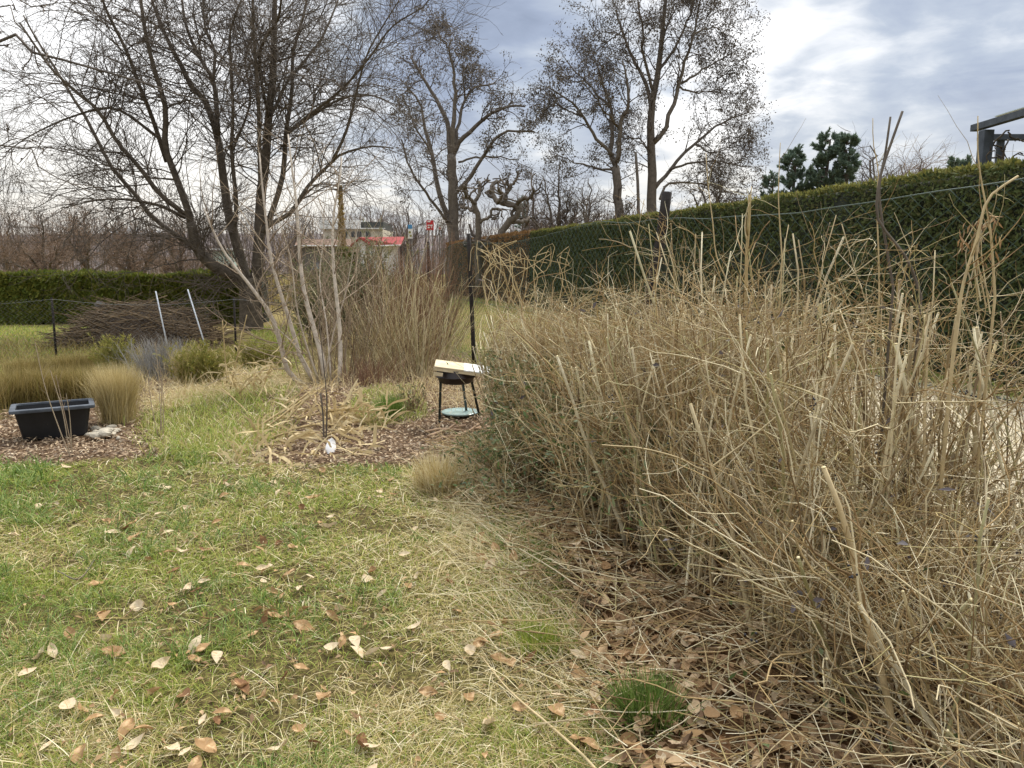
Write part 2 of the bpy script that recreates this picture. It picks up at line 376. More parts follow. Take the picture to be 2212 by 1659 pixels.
gm.add(np.stack([GX, GY, gz(GX, GY)], -1).reshape(-1, 3), np.stack([ii, ii+ny, ii+ny+1, ii+1], 1))
gmat = bpy.data.materials.new('ground_earth'); gmat.use_nodes = True; t = gmat.node_tree; t.nodes.clear()
at_ = nd(t, 'ShaderNodeAttribute', attribute_name='zone'); sp = nd(t, 'ShaderNodeSeparateColor'); t.links.new(at_.outputs['Color'], sp.inputs[0])
ob = nd(t, 'ShaderNodeTexCoord').outputs['Object']
na_, nb_, nc_ = noise(t, ob, 1.3, 6, .6), noise(t, ob, 30, 5, .7), noise(t, ob, .05, 6, .6)
lawn = ramp(t, nb_, [(.32, hx('#2c2418')), (.5, hx('#544a2c')), (.7, hx('#857a4a'))])
far = ramp(t, nc_, [(.3, hx('#6f6a3c')), (.5, hx('#807046')), (.7, hx('#6a7238'))])
geo = nd(t, 'ShaderNodeSeparateXYZ'); t.links.new(ob, geo.inputs[0])
base = mixc(t, mapr(t, geo.outputs[1], 9, 16, 0, 1), lawn, far)
base = mixc(t, sp.outputs[0], base, ramp(t, nb_, [(.3, hx('#2c221a')), (.5, hx('#5c4836')), (.72, hx('#957c5e'))]))
base = mixc(t, sp.outputs[1], base, ramp(t, nb_, [(.3, hx('#2a2017')), (.5, hx('#5a4029')), (.7, hx('#94724c'))]))
base = mixc(t, sp.outputs[2], base, ramp(t, nb_, [(.3, hx('#8a7548')), (.5, hx('#b59f6c')), (.7, hx('#cdb988'))]))
b = nd(t, 'ShaderNodeBsdfPrincipled'); t.links.new(base, b.inputs['Base Color']); b.inputs['Roughness'].default_value = .95; b.inputs['Specular IOR Level'].default_value = .1
bp = nd(t, 'ShaderNodeBump'); bp.inputs['Strength'].default_value = .7; bp.inputs['Distance'].default_value = .03; t.links.new(nb_, bp.inputs['Height']); t.links.new(bp.outputs[0], b.inputs['Normal'])
o = nd(t, 'ShaderNodeOutputMaterial'); t.links.new(b.outputs[0], o.inputs[0])
ground = kind(gm.build('ground', gmat), 'structure')
ca = ground.data.color_attributes.new('zone', 'FLOAT_COLOR', 'POINT')
zc_ = np.stack([mul.ravel()*1., lit.ravel()*1., str_.ravel()*1., np.ones(mul.size)], 1).astype(np.float32); ca.data.foreach_set('color', zc_.ravel())
# gravel path between the fence and the tall hedge
pm = MB(); ys = np.arange(-2, 15, .25); ws = np.linspace(0, 1, 9)
PX = np.stack([(XW(ys)+.75+.15*vnoise(ys, ys*0, .7, 2))[:, None]*(1-ws)+(XH(ys)-1.0+.2*vnoise(ys, ys*0, .6, 4))[:, None]*ws], 0)[0]
PY = np.repeat(ys[:, None], 9, 1)
ii = (np.arange(len(ys)-1)[:, None]*9+np.arange(8)[None]).ravel()
pm.add(np.stack([PX, PY, gz(PX, PY)+.012], -1).reshape(-1, 3), np.stack([ii, ii+1, ii+10, ii+9], 1))
kind(pm.build('gravel_path', mat('gravel', ['#7a705c', '#968b73', '#b8ac92', '#857b64'], isl=False, ns=28, na=.35, bump=.8)), 'structure')
# low wooded ridge far behind
rm = MB(); xs = np.linspace(-420, 420, 120); ysr = np.linspace(170, 420, 16)
RX, RY = np.meshgrid(xs, ysr, indexing='ij')
RZ = np.sin(np.clip((RY-170)/160, 0, 1)*math.pi/2)*(15+8*(vnoise(RX, RY*0, .012, 7)-.5)) - .5
ii = (np.arange(119)[:, None]*16+np.arange(15)[None]).ravel()
rm.add(np.stack([RX, RY, RZ], -1).reshape(-1, 3), np.stack([ii, ii+16, ii+17, ii+1], 1))
kind(rm.build('hills', mat('wooded_ridge', ['#5a514e', '#665c58', '#504a47'], isl=False, ns=.15)), 'structure')

# ------------------------------------------------------------------ far wood and field growth (uncountable)
def bushtwigs(mb, X, Y, H, n, spread, r, up=.1, S=3, z0=None):
    """many upright wavering stems"""
    N = len(X); P0 = np.stack([X, Y, gz(X, Y) if z0 is None else z0], 1)
    d = nrm(np.stack([rng.normal(0, spread, N), rng.normal(0, spread, N), np.ones(N)], 1)); out = [P0]; p = P0
    for k in range(5):
        p = p + d*(H/5)[:, None]; out.append(p); d = nrm(d+rng.normal(0, .12, (N, 3))+np.array([[0, 0, up]]))
    P = np.stack(out, 1); R = np.broadcast_to(r, N)[:, None]*np.linspace(1, .3, 6)[None]
    mb.tubes(P, R, S)
    if n:
        p2, r2 = spawn(P, R, n, (.2, 1), (.12*H.mean(), .35*H.mean()), (25, 60), 4, .5, r.mean()*.3 if hasattr(r, 'mean') else r*.3, up=up); mb.tubes(p2, r2, S)
        return P, R, p2, r2
    return P, R, None, None
m = MB(); N = 3000
Xf = rng.uniform(-200, 210, N); Yf = rng.uniform(120, 270, N); Hf = rng.uniform(7, 13, N)*np.where(rng.random(N) < .12, 1.3, 1)
bushtwigs(m, Xf, Yf, Hf, 7, .07, np.full(N, .10), z0=np.sin(np.clip((Yf-170)/160, 0, 1)*math.pi/2)*13)
kind(m.build('distant_wood', M['farwood']), 'stuff')
m = MB(); N = 1500; Xf = rng.uniform(-90, 70, N); Yf = rng.uniform(48, 110, N)
bushtwigs(m, Xf, Yf, rng.uniform(2., 4.5, N), 6, .22, np.full(N, .025))
kind(m.build('distant_undergrowth', M['farbrown']), 'stuff')
m = MB(); N = 9000; Xf = rng.uniform(-45, -5, N); Yf = rng.uniform(26, 46, N)
m.blades(np.stack([Xf, Yf, gz(Xf, Yf)], 1), rng.uniform(0, 6.28, N), rng.uniform(.9, 1.7, N), np.full(N, .03), rng.uniform(1.0, 1.5, N), rng.uniform(0, .3, N))
kind(m.build('tall_dry_grass', M['ornament']), 'stuff')

# ------------------------------------------------------------------ trees
def tree(name, label, base, limbs, bark, twig, lv, leaf=None, group=None, S=7, cat='tree'):
    """limbs: list of (P,R); lv: list of spawn kwargs dicts"""
    o = thing(name, label, cat, (base[0], base[1], 0), group)
    tm = MB()
    for P, R in limbs: tm.tubes(P[None], R[None], S, True)
    tm.build('trunk', M[bark], o)
    K = 14; P = np.stack([resamp(p, K) for p, r in limbs]); R = np.stack([np.interp(np.linspace(0, 1, K), np.linspace(0, 1, len(r)), r) for p, r in limbs])
    cm = MB(); ends = None; allP = [(P, R)]
    for q in lv:
        q = dict(q); src = q.pop('src', -1); sides = q.pop('S', 3)
        p, r = spawn(*allP[src], **q); cm.tubes(p, r, sides); allP.append((p, r))
    cm.build('crown', M[twig], o)
    if leaf:
        lm = MB(); p, r = allP[-1]; n = leaf['n']; idx = rng.integers(0, len(p), n)
        pos, tan, _ = interp(p, r, idx, rng.uniform(.3, 1, n))
        sel = vnoise(pos[:, 0]*1.0+pos[:, 2]*.7, pos[:, 1]+pos[:, 2], leaf.get('sc', .5), 3, 2) > leaf.get('thr', .4)
        pos = pos[sel]; n = len(pos)
        d = nrm(rng.normal(0, .7, (n, 3))+np.array([[0, 0, leaf.get('dz', -.5)]])); lm.cards(pos+rng.normal(0, leaf.get('j', .05), (n, 3)), d, randdir(n), rng.uniform(*leaf['L'], n), rng.uniform(*leaf['W'], n))
        lm.build(leaf.get('name', 'leaves'), M[leaf['m']], o)
    return o
# --- the big many-stemmed tree on the left
D = 19.0
big = [
 ([(545, 738), (542, 690), (540, 640), (538, 600)], .40, .37, 0), ([(540, 640), (520, 600), (470, 580), (428, 540), (412, 480)], .27, .17, -.5),
 ([(548, 650), (553, 600), (560, 520), (563, 427), (573, 350), (580, 250), (590, 150), (593, 0), (596, -80)], .24, .07, .3),
 ([(540, 640), (528, 590), (513, 533), (493, 460), (480, 367), (467, 283), (437, 207), (413, 187), (387, 133), (357, 77), (333, 17), (320, -40)], .22, .04, .8),
 ([(412, 490), (410, 467), (383, 390), (357, 317), (357, 233), (333, 150), (313, 67), (300, -30)], .14, .05, -1.0),
 ([(360, 350), (327, 250), (300, 183), (273, 110), (233, 30), (210, -30)], .09, .04, -1.6), ([(400, 465), (383, 450), (343, 417), (300, 360), (253, 307), (213, 240), (167, 200), (110, 147), (43, 50)], .10, .03, -2.),
 ([(425, 538), (333, 473), (290, 417), (247, 370), (217, 317), (187, 257), (150, 200), (127, 160), (80, 87), (50, 33)], .10, .03, 1.0),
 ([(470, 290), (467, 227), (460, 173), (433, 127), (403, 60), (390, -20)], .10, .04, 1.2), ([(460, 173), (463, 110), (443, 60), (438, -20)], .06, .03, .5),
 ([(505, 500), (510, 440), (500, 327), (503, 233), (497, 117), (497, 67), (520, 0)], .09, .03, -1.2), ([(563, 427), (560, 317), (557, 200), (547, 67), (545, -40)], .09, .04, -1.4),
 ([(558, 520), (580, 477), (610, 383), (617, 290), (630, 200), (633, 110), (653, 43), (668, -30)], .12, .04, 1.5), ([(565, 500), (590, 480), (627, 460), (667, 400), (710, 357), (737, 333), (800, 316), (850, 320)], .10, .025, .8),
 ([(617, 290), (663, 257), (737, 213), (800, 205), (858, 228)], .07, .02, 2.), ([(720, 345), (752, 270), (787, 133), (820, 67), (862, 0)], .06, .02, -.8), ([(650, 262), (737, 193), (803, 117), (847, 57), (915, 15)], .06, .02, -1.5),
 ([(585, 250), (625, 170), (690, 90), (730, 0), (745, -50)], .06, .025, 2.5), ([(345, 300), (250, 235), (160, 250), (70, 290), (10, 330)], .06, .015, -1.2), ([(400, 470), (330, 440), (230, 430), (130, 450)], .07, .015, -2.2), 
 ([(580, 260), (560, 120), (600, 40), (610, -40)], .06, .03, -2.5), ([(500, 330), (540, 220), (530, 120), (575, 20)], .05, .02, 2.2)]
L = [limb(a, D, r0*(.8 if r0 > .3 else .66), r1*.66, dy, 16) for a, r0, r1, dy in big]
tree('many_stemmed_tree', 'big bare dark tree with many leaning stems at left, white twiggy sapling in front', W(545, 738, D), L, 'bark', 'darktwig',
     [dict(n=21, t=(.2, 1), L=(1.1, 3.2), ang=(30, 75), K=9, rr=.45, rmin=.008, rmax=.019, up=-.035, wig=.15, tip=.4),
      dict(n=9, t=(.1, 1), L=(.5, 1.3), ang=(25, 60), K=6, rr=.6, rmin=.005, rmax=.009, up=.02, wig=.2, tip=.6),
      dict(n=3, t=(.1, 1), L=(.25, .8), ang=(25, 60), K=5, rr=.7, rmin=.0040, up=.03, wig=.2, tip=.8)], S=9)
# --- leaf-holding trees behind the hedge
T2 = 45.0
L = [limb(a, T2, r0, r1, dy, 14, .03) for a, r0, r1, dy in [
 ([(977, 610), (981, 520), (980, 467), (977, 367), (974, 333)], .36, .27, 0), ([(974, 340), (964, 260), (937, 207), (910, 160), (887, 123)], .17, .06, 1), ([(977, 340), (982, 233), (982, 167), (970, 103), (977, 83)], .17, .04, -1),
 ([(970, 103), (958, 90), (950, 78)], .05, .03, 0), ([(978, 335), (997, 300), (1037, 263), (1070, 240), (1107, 227), (1135, 230)], .16, .05, -1), ([(979, 335), (994, 253), (1004, 213), (1030, 187), (1070, 180)], .12, .05, 2),
 ([(981, 420), (1014, 383), (1044, 337), (1070, 300), (1097, 283), (1154, 283)], .14, .05, -2), ([(978, 520), (967, 467), (944, 400), (934, 333), (920, 283), (907, 223), (880, 187)], .2, .05, 2), ([(968, 480), (930, 430), (910, 400), (880, 350), (868, 300)], .1, .04, -2),
 ([(990, 350), (1030, 340), (1085, 340), (1120, 345)], .07, .03, 1), ([(934, 333), (895, 270), (870, 200)], .07, .03, -2), ([(1004, 213), (1000, 150), (1010, 120)], .06, .03, 0)]]
tree('oak_tree', 'grey bare tree with clumps of withered leaves standing left of the two taller leafy trees', W(977, 500, T2), L, 'greybark', 'midtwig',
     [dict(n=12, t=(.4, 1), L=(.9, 2.2), ang=(30, 75), K=6, rr=.5, rmin=.02, rmax=.045, up=.05, wig=.25), dict(n=5, t=(.3, 1), L=(.4, 1.1), ang=(25, 65), K=5, rr=.6, rmin=.012, wig=.25)],
     dict(n=13000, L=(.09, .17), W=(.05, .09), m='brownleaf', thr=.42, sc=1.1, j=.14), 'trees holding withered leaves behind the tall hedge')
T4 = 40.0
L = [limb(a, T4, r0, r1, dy, 14, .03) for a, r0, r1, dy in [
 ([(1334, 640), (1336, 500), (1334, 427), (1330, 360)], .28, .22, 0), ([(1330, 360), (1320, 327), (1322, 277), (1319, 233), (1300, 180), (1290, 140)], .14, .04, 1), ([(1332, 350), (1337, 333), (1342, 257), (1357, 230), (1357, 187), (1345, 130)], .14, .04, -1),
 ([(1322, 335), (1284, 293), (1260, 253), (1237, 223), (1204, 200), (1180, 190)], .1, .03, -1), ([(1319, 233), (1280, 190), (1240, 150), (1215, 122)], .07, .02, 2), ([(1330, 370), (1280, 360), (1240, 350), (1205, 335)], .07, .02, 1), ([(1260, 253), (1220, 235), (1190, 225)], .05, .02, 0), ([(1340, 280), (1300, 230), (1255, 175)], .06, .02, -2)]]
lvl = [dict(n=16, t=(.35, 1), L=(.9, 2.1), ang=(30, 75), K=6, rr=.5, rmin=.018, rmax=.04, up=.03, wig=.25), dict(n=5, t=(.3, 1), L=(.4, 1.), ang=(25, 65), K=5, rr=.6, rmin=.011, wig=.25)]
tree('oak_tree', 'forked slimmer tree with a wide low crown, just left of the tallest tree', W(1334, 430, T4), L, 'greybark', 'midtwig', lvl,
     dict(n=12000, L=(.08, .16), W=(.04, .08), m='brownleaf', thr=.4, sc=1.1, j=.14), 'trees holding withered leaves behind the tall hedge')
L = [limb(a, T4+1, r0, r1, dy, 14, .03) for a, r0, r1, dy in [
 ([(1406, 640), (1407, 430), (1407, 333), (1409, 233), (1417, 187), (1424, 117), (1434, 33), (1440, -60)], .36, .07, 0), ([(1408, 240), (1394, 180), (1370, 133), (1344, 67), (1330, 20)], .12, .04, 1), ([(1410, 310), (1437, 277), (1464, 187), (1474, 150), (1500, 70), (1510, 10)], .14, .04, -1),
 ([(1412, 410), (1447, 367), (1500, 310), (1560, 265), (1620, 242)], .12, .03, 1), ([(1420, 160), (1460, 100), (1490, 30), (1500, -30)], .09, .03, 2), ([(1412, 200), (1390, 120), (1385, 50), (1375, -20)], .09, .03, -2), ([(1470, 180), (1520, 150), (1570, 120), (1595, 105)], .07, .02, 1),
 ([(1447, 367), (1500, 350), (1560, 350), (1615, 360)], .07, .02, -2), ([(1464, 187), (1510, 200), (1560, 190)], .06, .02, 2), ([(1500, 310), (1540, 330), (1590, 310)], .05, .02, -1), ([(1426, 430), (1440, 400), (1475, 395), (1530, 400), (1590, 420)], .08, .02, 2), ([(1344, 67), (1310, 90), (1290, 80)], .05, .02, 0), ([(1500, 70), (1545, 60), (1570, 75)], .05, .02, 1), ([(1424, 117), (1440, 60), (1465, 0)], .06, .02, -1), ([(1407, 333), (1380, 300), (1350, 300)], .05, .02, 1)]]
tree('oak_tree', 'tallest tree with a thick trunk and withered leaves, top cut by the photo edge', W(1407, 430, T4+1), L, 'greybark', 'midtwig', [dict(lvl[0], n=19, L=(1., 2.6)), dict(lvl[1], n=6), dict(n=2, t=(.3, 1), L=(.3, .7), ang=(25, 60), K=4, rr=.7, rmin=.009, wig=.2)],
     dict(n=26000, L=(.08, .16), W=(.04, .08), m='brownleaf', thr=.36, sc=1.1, j=.14), 'trees holding withered leaves behind the tall hedge')
m = MB(); p = np.array([W(1379, 640, 39), W(1379, 430, 39), W(1373, 328, 39)]); m.tube(p, [.1, .085, .07], 8, 10)
tag(m.build('dead_tree', M['greybark'], loc=(p[0][0], p[0][1], 0)), 'bare limbless pole-like trunk left of the tallest tree', 'tree trunk')
# --- pollarded orchard trees over the end of the hedge
def pollard(label, uvs, Y, r):
    Ls = [limb(a, Y, r0*r, r1*r, dy, 14, .03) for a, r0, r1, dy in uvs]
    tree('pollarded_tree', label, W(*uvs[0][0][0], Y), Ls, 'bark', 'darktwig', [dict(n=5, t=(.3, 1), L=(.4, 1.0), ang=(40, 80), K=6, rr=.6, rmin=.03, wig=.35, tip=.8, S=5), dict(n=2.0, t=(.4, 1), L=(.2, .5), ang=(40, 80), K=5, rr=.7, rmin=.022, wig=.3, tip=1., S=5)],
         None, 'gnarled pollarded trees by the hedge end')
pollard('black gnarled pollarded tree curving right above the hedge end', [([(1084, 620), (1084, 510), (1100, 477), (1119, 463), (1115, 445), (1091, 440)], 1., .6, 0), ([(1091, 440), (1070, 430), (1062, 400), (1075, 390)], .6, .35, 1), ([(1115, 445), (1128, 428), (1150, 425), (1152, 405)], .5, .3, -1), ([(1095, 480), (1130, 478), (1145, 470)], .5, .3, 1), ([(1091, 440), (1095, 415), (1112, 395)], .5, .3, 0), ([(1075, 440), (1085, 420), (1075, 405)], .4, .3, -1)], 36, .22)
pollard('black knobbly pollarded tree with upright arms, left of the curving one', [([(1034, 620), (1032, 500), (1031, 467), (1026, 436)], 1., .6, 0), ([(1026, 436), (1036, 415), (1036, 392)], .5, .35, 1), ([(1027, 440), (1005, 420), (1003, 400)], .5, .3, -1), ([(1032, 480), (1056, 470), (1066, 450), (1085, 455)], .4, .3, 0), ([(1030, 462), (1010, 450), (995, 445)], .4, .3, 1)], 37, .2)

# --- small bare trees: a general round generator
def round_tree(name, label, u, Y, vtop, width, bark, twig, leaf=None, group=None, stems=3, base_v=None, dens=1.0, rs=1.0):
    H = W(u, vtop, Y)[2]; b = np.array([W(u, 600, Y)[0], Y, 0]); Ls = []; wd_ = width/F*Y/2
    nl = 7
    Ls.append((resamp([b, b+[.02*H, 0, .2*H], b+[-.02*H, .02*H, .38*H]], 14), np.linspace(.035, .024, 14)*H*rs))
    for k in range(nl):
        a = k*2.4+rng.uniform(-.4, .4); e = wd_*rng.uniform(.45, .95); q = .12+.22*rng.random()
        hh = H*rng.uniform(.45, .95) if k else H*.98; e = e if k else .1*e
        Ls.append((resamp([b+[0, 0, q*H], b+[math.cos(a)*e*.45, math.sin(a)*e*.45, q*H+(hh-q*H)*.5], b+[math.cos(a)*e, math.sin(a)*e, hh]], 14)+rng.normal(0, .014*H, (14, 3))*np.linspace(0, 1, 14)[:, None], np.linspace(.018, .004, 14)*H*rs))
    tree(name, label, b, Ls, bark, twig, [dict(n=int(12*dens), t=(.2, 1), L=(.12*H, .3*H), ang=(30, 70), K=6, rr=.5, rmin=.0022*H*rs, rmax=.005*H, up=.04, wig=.2), dict(n=int(7*dens), t=(.2, 1), L=(.06*H, .16*H), ang=(25, 60), K=4, rr=.6, rmin=.0014*H*rs, up=.04, wig=.2)], leaf, group)
G1 = 'small bare orchard trees beyond the low hedge'
for (u, Y, vt, w_, lab) in [(95, 30, 452, 250, 'dense brown bare fruit tree over the left end of the low hedge'), (290, 32, 430, 280, 'bare fruit tree rising behind the middle of the low hedge'), (190, 44, 440, 230, 'farther bare fruit tree seen between two nearer ones'),
                            (390, 38, 470, 200, 'low bare fruit tree just left of the leaning big stems'), (20, 55, 455, 260, 'pale hazy bare tree at the far left edge')]:
    round_tree('fruit_tree', lab, u, Y, vt, w_, 'bark', 'farbrown', None, G1, dens=1.8)
G2 = 'bare trees in the background scrub'
lf = dict(n=1500, L=(.1, .2), W=(.05, .1), m='brownleaf', thr=.45, j=.1)
for (u, Y, vt, w_, lab, l_) in [(1205, 48, 345, 130, 'small tree with hanging withered leaves, right of the pollarded pair', lf), (1268, 60, 380, 120, 'thin bare tree under the forked tree low crown', None), (1150, 75, 385, 110, 'faint bare tree rising right behind the pollarded pair', None),
                                (1545, 46, 350, 170, 'bushy bare tree at the right foot of the tallest tree', lf), (1610, 50, 400, 110, 'low bare tree just left of the dark pine', None), (1865, 52, 305, 120, 'bare tree with drooping curled branchlets right of the pine', None),
                                (1905, 60, 365, 110, 'low twiggy tree just right of the drooping bare tree', None), (880, 70, 430, 120, 'far bare tree rising over the red roof end', None), (640, 70, 440, 120, 'far bare tree above the pale building left side', None), (800, 90, 440, 130, 'far bare tree rising over the flat roofed building', None)]:
    round_tree('bare_tree', lab, u, Y, vt, w_, 'greybark', 'midtwig' if Y < 65 else 'farwood', l_, G2)
for (u, w_, vt, lab) in [(1925, 75, 352, 'left one of three round reddish far crowns'), (1965, 80, 340, 'middle and tallest of three round reddish far crowns'), (2005, 70, 350, 'right one of three round reddish far crowns')]:
    round_tree('bare_tree', lab, u, 110, vt, w_, 'greybark', 'farbrown', None, 'round reddish far crowns over the hedge', dens=1.5)
# reddish shrubs by the trunks
m = MB(); N = 260; cx = rng.uniform(1290, 1640, N); Yq = rng.uniform(30, 36, N); X = (cx-1106)/F*Yq
# --- evergreen trees
def conifer(name, label, u, Y, vtop, width, group=None, lob=1, seed=0, n=5000):
    H = W(u, vtop, Y)[2]; b = np.array([W(u, 600, Y)[0], Y, 0]); w_ = width/F*Y/2
    o = thing(name, label, 'conifer', b, group); tm = MB()
    tm.tube([b, b+[0, 0, H*.5], b+[.02*H, 0, H*.97]], [.028*H, .018*H, .006*H], 8, 12); 
    lv_ = rng.uniform(.28, .97, 60); az = rng.uniform(0, 6.28, 60); rad = w_*np.clip(1.25-lv_, .12, .95)*rng.uniform(.6, 1.1, 60)
    P0 = b+np.stack([0*lv_, 0*lv_, lv_*H], 1); hd = np.stack([np.cos(az), np.sin(az), 0*az], 1)
    P = np.stack([P0+hd*(rad*s)[:, None]+np.array([[0, 0, 1]])*(rad*(.35*s*s+.1*s))[:, None] for s in np.linspace(0, 1, 6)], 1)
    tm.tubes(P, (.006*H*np.linspace(1, .3, 6))[None].repeat(60, 0), 4); tm.build('trunk', M['greybark'], o)
    p2, r2 = spawn(P, np.full(P.shape[:2], .02), 7, (.35, 1), (.12*rad.mean()*2, .6*rad.mean()), (20, 60), 4, .5, .008, up=.25)
    cm = MB(); cm.tubes(p2, r2, 3)
    n = n*4; idx = rng.integers(0, len(p2), n); pos, tan, _ = interp(p2, r2, idx, rng.uniform(.1, 1, n))
    d = nrm(tan+rng.normal(0, .55, (n, 3))+np.array([[0, 0, .3]])); cm.cards(pos, d, randdir(n), rng.uniform(.014, .028, n)*H, rng.uniform(.004, .007, n)*H)
    cm.build('crown', M['pine'], o)
conifer('pine_tree', 'dark green pine, tallest of the pine clump behind the hedge', 1768, 44, 292, 130, 'dark pines clumped behind the hedge', n=9000)
conifer('pine_tree', 'dark green pine with the spiky top at the right of the clump', 1812, 43, 290, 90, 'dark pines clumped behind the hedge', n=6000)
conifer('pine_tree', 'lower rounded dark pine at the left of the clump', 1700, 45, 322, 110, 'dark pines clumped behind the hedge', n=6500)
conifer('pine_tree', 'small dark conifer low at the left foot of the pine clump', 1655, 43, 372, 80, 'dark pines clumped behind the hedge', n=3000)
for (u, vt, w_, lab) in [(2040, 336, 40, 'left one of three small far conifers over the hedge'), (2062, 334, 36, 'middle one of three small far conifers over the hedge'), (2092, 340, 30, 'right one of three small far conifers, beside the pergola post')]:
    conifer('far_conifer', lab, u, 70, vt, w_*1.3, 'small far conifers by the pergola', n=2500)
for (u, Y, vt, w_) in [(1128, 95, 425, 30), (1145, 95, 420, 26), (1168, 92, 440, 30)]:
    pass
conifer('far_conifer', 'dark pointed far conifer seen through the pollarded trees', 1128, 100, 424, 42, None, n=2500)
# tan columnar tree over the pale building
o = thing('columnar_tree', 'slim tan column shaped tree standing over the pale building roof', 'tree', (W(738, 500, 62)[0], 62, 0)); b = ROOT[o.name]
Ht = W(738, 405, 62)[2]; m = MB(); m.tube([b, b+[0, 0, Ht*.95]], [.12, .03], 6, 6); m.build('trunk', M['greybark'], o)
n = 2600; hh = rng.random(n); rr_ = .42*(1.05-hh*.75)*np.sqrt(rng.random(n)); a = rng.uniform(0, 6.28, n); m = MB()
m.cards(b+np.stack([rr_*np.cos(a), rr_*np.sin(a), hh*Ht], 1), nrm(rng.normal(0, .4, (n, 3))+[0, 0, 1]), randdir(n), rng.uniform(.15, .35, n), rng.uniform(.06, .12, n)); m.build('crown', M['goldleaf'], o)

# ------------------------------------------------------------------ buildings far left of the fence
BY = 75.0
def wallbox(mb, u0, u1, v0, v1, Y, dep, z0=None):
    a = W(u0, v0, Y); c = W(u1, v1, Y); zb = c[2] if z0 is None else z0
    mb.box([(a[0]+c[0])/2, Y+dep/2, (a[2]+zb)/2], [c[0]-a[0], dep, a[2]-zb])
o = thing('flat_roofed_building', 'pale flat roofed building with small dark windows behind the red roof', 'building', (W(780, 600, BY)[0], BY, 0))
m = MB(); wallbox(m, 700, 829, 495, 600, BY, 8, 0); m.build('wall', M['cream'], o, False)
m = MB(); wallbox(m, 690, 779, 475, 494.6, BY+1, 6); m.build('upper_storey', M['white'], o, False)
m = MB(); wallbox(m, 779.4, 828, 479, 494.6, BY+1.2, 6); m.build('rooftop_block', M['darkwall'], o, False)
for uw in (763, 776, 795, 745):
    m = MB(); a = W(uw, 506, BY); m.box([a[0], BY-.02, a[2]], [.42, .1, .55]); f = m.build('window', M['darkpane'], o, False)
m = MB(); a = W(779, 494, BY); m.box([W(764, 494, BY)[0], BY-.1, a[2]+.02], [6.2, .35, .12]); m.build('roof_edge', M['white'], o, False)
# red roofed shed
RY_ = 62.0
o = thing('red_roofed_shed', 'low white shed with a red gabled roof in the distance', 'shed', (W(800, 600, RY_)[0], RY_, 0))
pk = W(780, 514, RY_); gl = W(760, 531, RY_); gr = W(799, 530, RY_); rr2 = W(858, 528, RY_); rk = W(860, 511, RY_)
m = MB(); m.add([gl*[1, 1, 0], gr*[1, 1, 0], gr, pk, gl, ], [[0, 1, 2, 3, 4]]); 
m.add([gr*[1, 1, 0], rr2*[1, 1, 0]+[0, .4, 0], rr2+[0, .4, 0], gr], [[0, 1, 2, 3]]); m.build('wall', M['white'], o, False)
dp = np.array([.0, 5., 0]); ex = nrm((gl-pk))
m = MB(); m.add([pk+[-.1, -.25, .06], gr+[.1, -.25, -.05], rr2+[.3, -.1, -.05], rk+[.3, 1.5, .06]], [[0, 1, 2, 3]])
m.add([pk+[-.1, -.25, .06], gl+[-.35, -.25, -.15], gl+[-.35, 5, -.15], rk+[.3, 1.5, .06]], [[0, 3, 2, 1]]); r_ = m.build('roof', M['redroof'], o, False)
sm = r_.modifiers.new('thick', 'SOLIDIFY'); sm.thickness = .09
m = MB(); m.tube([gr+[0, -.2, -.07], rr2+[.3, -.15, -.07]], .07, 6); m.build('gutter', M['white'], o)
o = thing('brown_roofed_shed', 'long low shed with a brown roof left of the red roofed shed', 'shed', (W(735, 600, 66)[0], 66, 0))
m = MB(); wallbox(m, 640, 762, 530, 600, 66, 5, 0); m.build('wall', M['oldwood'], o, False)
a, c, d_, e = W(636, 531, 65.8), W(766, 531, 65.8), W(762, 516, 68.5), W(640, 516, 68.5)
m = MB(); m.add([a, c, d_, e], [[0, 1, 2, 3]]); r_ = m.build('roof', M['brownroof'], o, False); sm = r_.modifiers.new('thick', 'SOLIDIFY'); sm.thickness = .12
m = MB(); m.tube([a+[0, -.08, 0], c+[0, -.08, 0]], .06, 6); m.build('gutter', M['white'], o)
o = thing('mint_shed', 'small mint green and white shed glimpsed behind the big tree trunk', 'shed', (W(478, 600, 40)[0], 40, 0))
m = MB(); wallbox(m, 458, 500, 542, 566, 40, 1.5, 0); m.build('wall', M['mint'], o, False)
a = W(479, 540, 39.9); m = MB(); m.box([a[0], 40.7, a[2]+.05], [1.25, 1.9, .08]); m.build('roof', M['white'], o, False)
# signs
def sign(label, u0, u1, v0, v1, Y, cols, group=None):
    a = W(u0, v0, Y); c = W(u1, v1, Y); o = thing('sign_board', label, 'sign', ((a[0]+c[0])/2, Y, 0)); 
    m = MB(); m.box([(a[0]+c[0])/2, Y, (a[2]+c[2])/2], [c[0]-a[0], .08, a[2]-c[2]]); m.build('panel', M[cols[0]], o, False)
    for (fx, fy, fw, fh, mm) in cols[1]:
        m = MB(); m.box([a[0]+(c[0]-a[0])*fx, Y-.045, a[2]+(c[2]-a[2])*fy], [(c[0]-a[0])*fw, .03, (a[2]-c[2])*fh]); m.build('print', M[mm], o, False)
    m = MB()
    for fx in (.2, .8): m.tube([[a[0]+(c[0]-a[0])*fx, Y+.08, 0], [a[0]+(c[0]-a[0])*fx, Y+.08, c[2]+.3]], .05, 6)
    m.build('posts', M['oldwood'], o)
sign('red sign with white blotches left of the grey tree foot', 921, 937, 476, 497, 60, ('red', [(.35, .12, .4, .12, 'signwhite'), (.5, .5, .7, .1, 'signwhite'), (.3, .72, .25, .14, 'signwhite'), (.7, .68, .2, .1, 'signwhite')]))
sign('small white sign with a red lower corner beside the grey tree foot', 947, 956, 482, 496, 58, ('signwhite', [(.35, .78, .5, .25, 'red'), (.5, .3, .5, .12, 'darkpane')]))
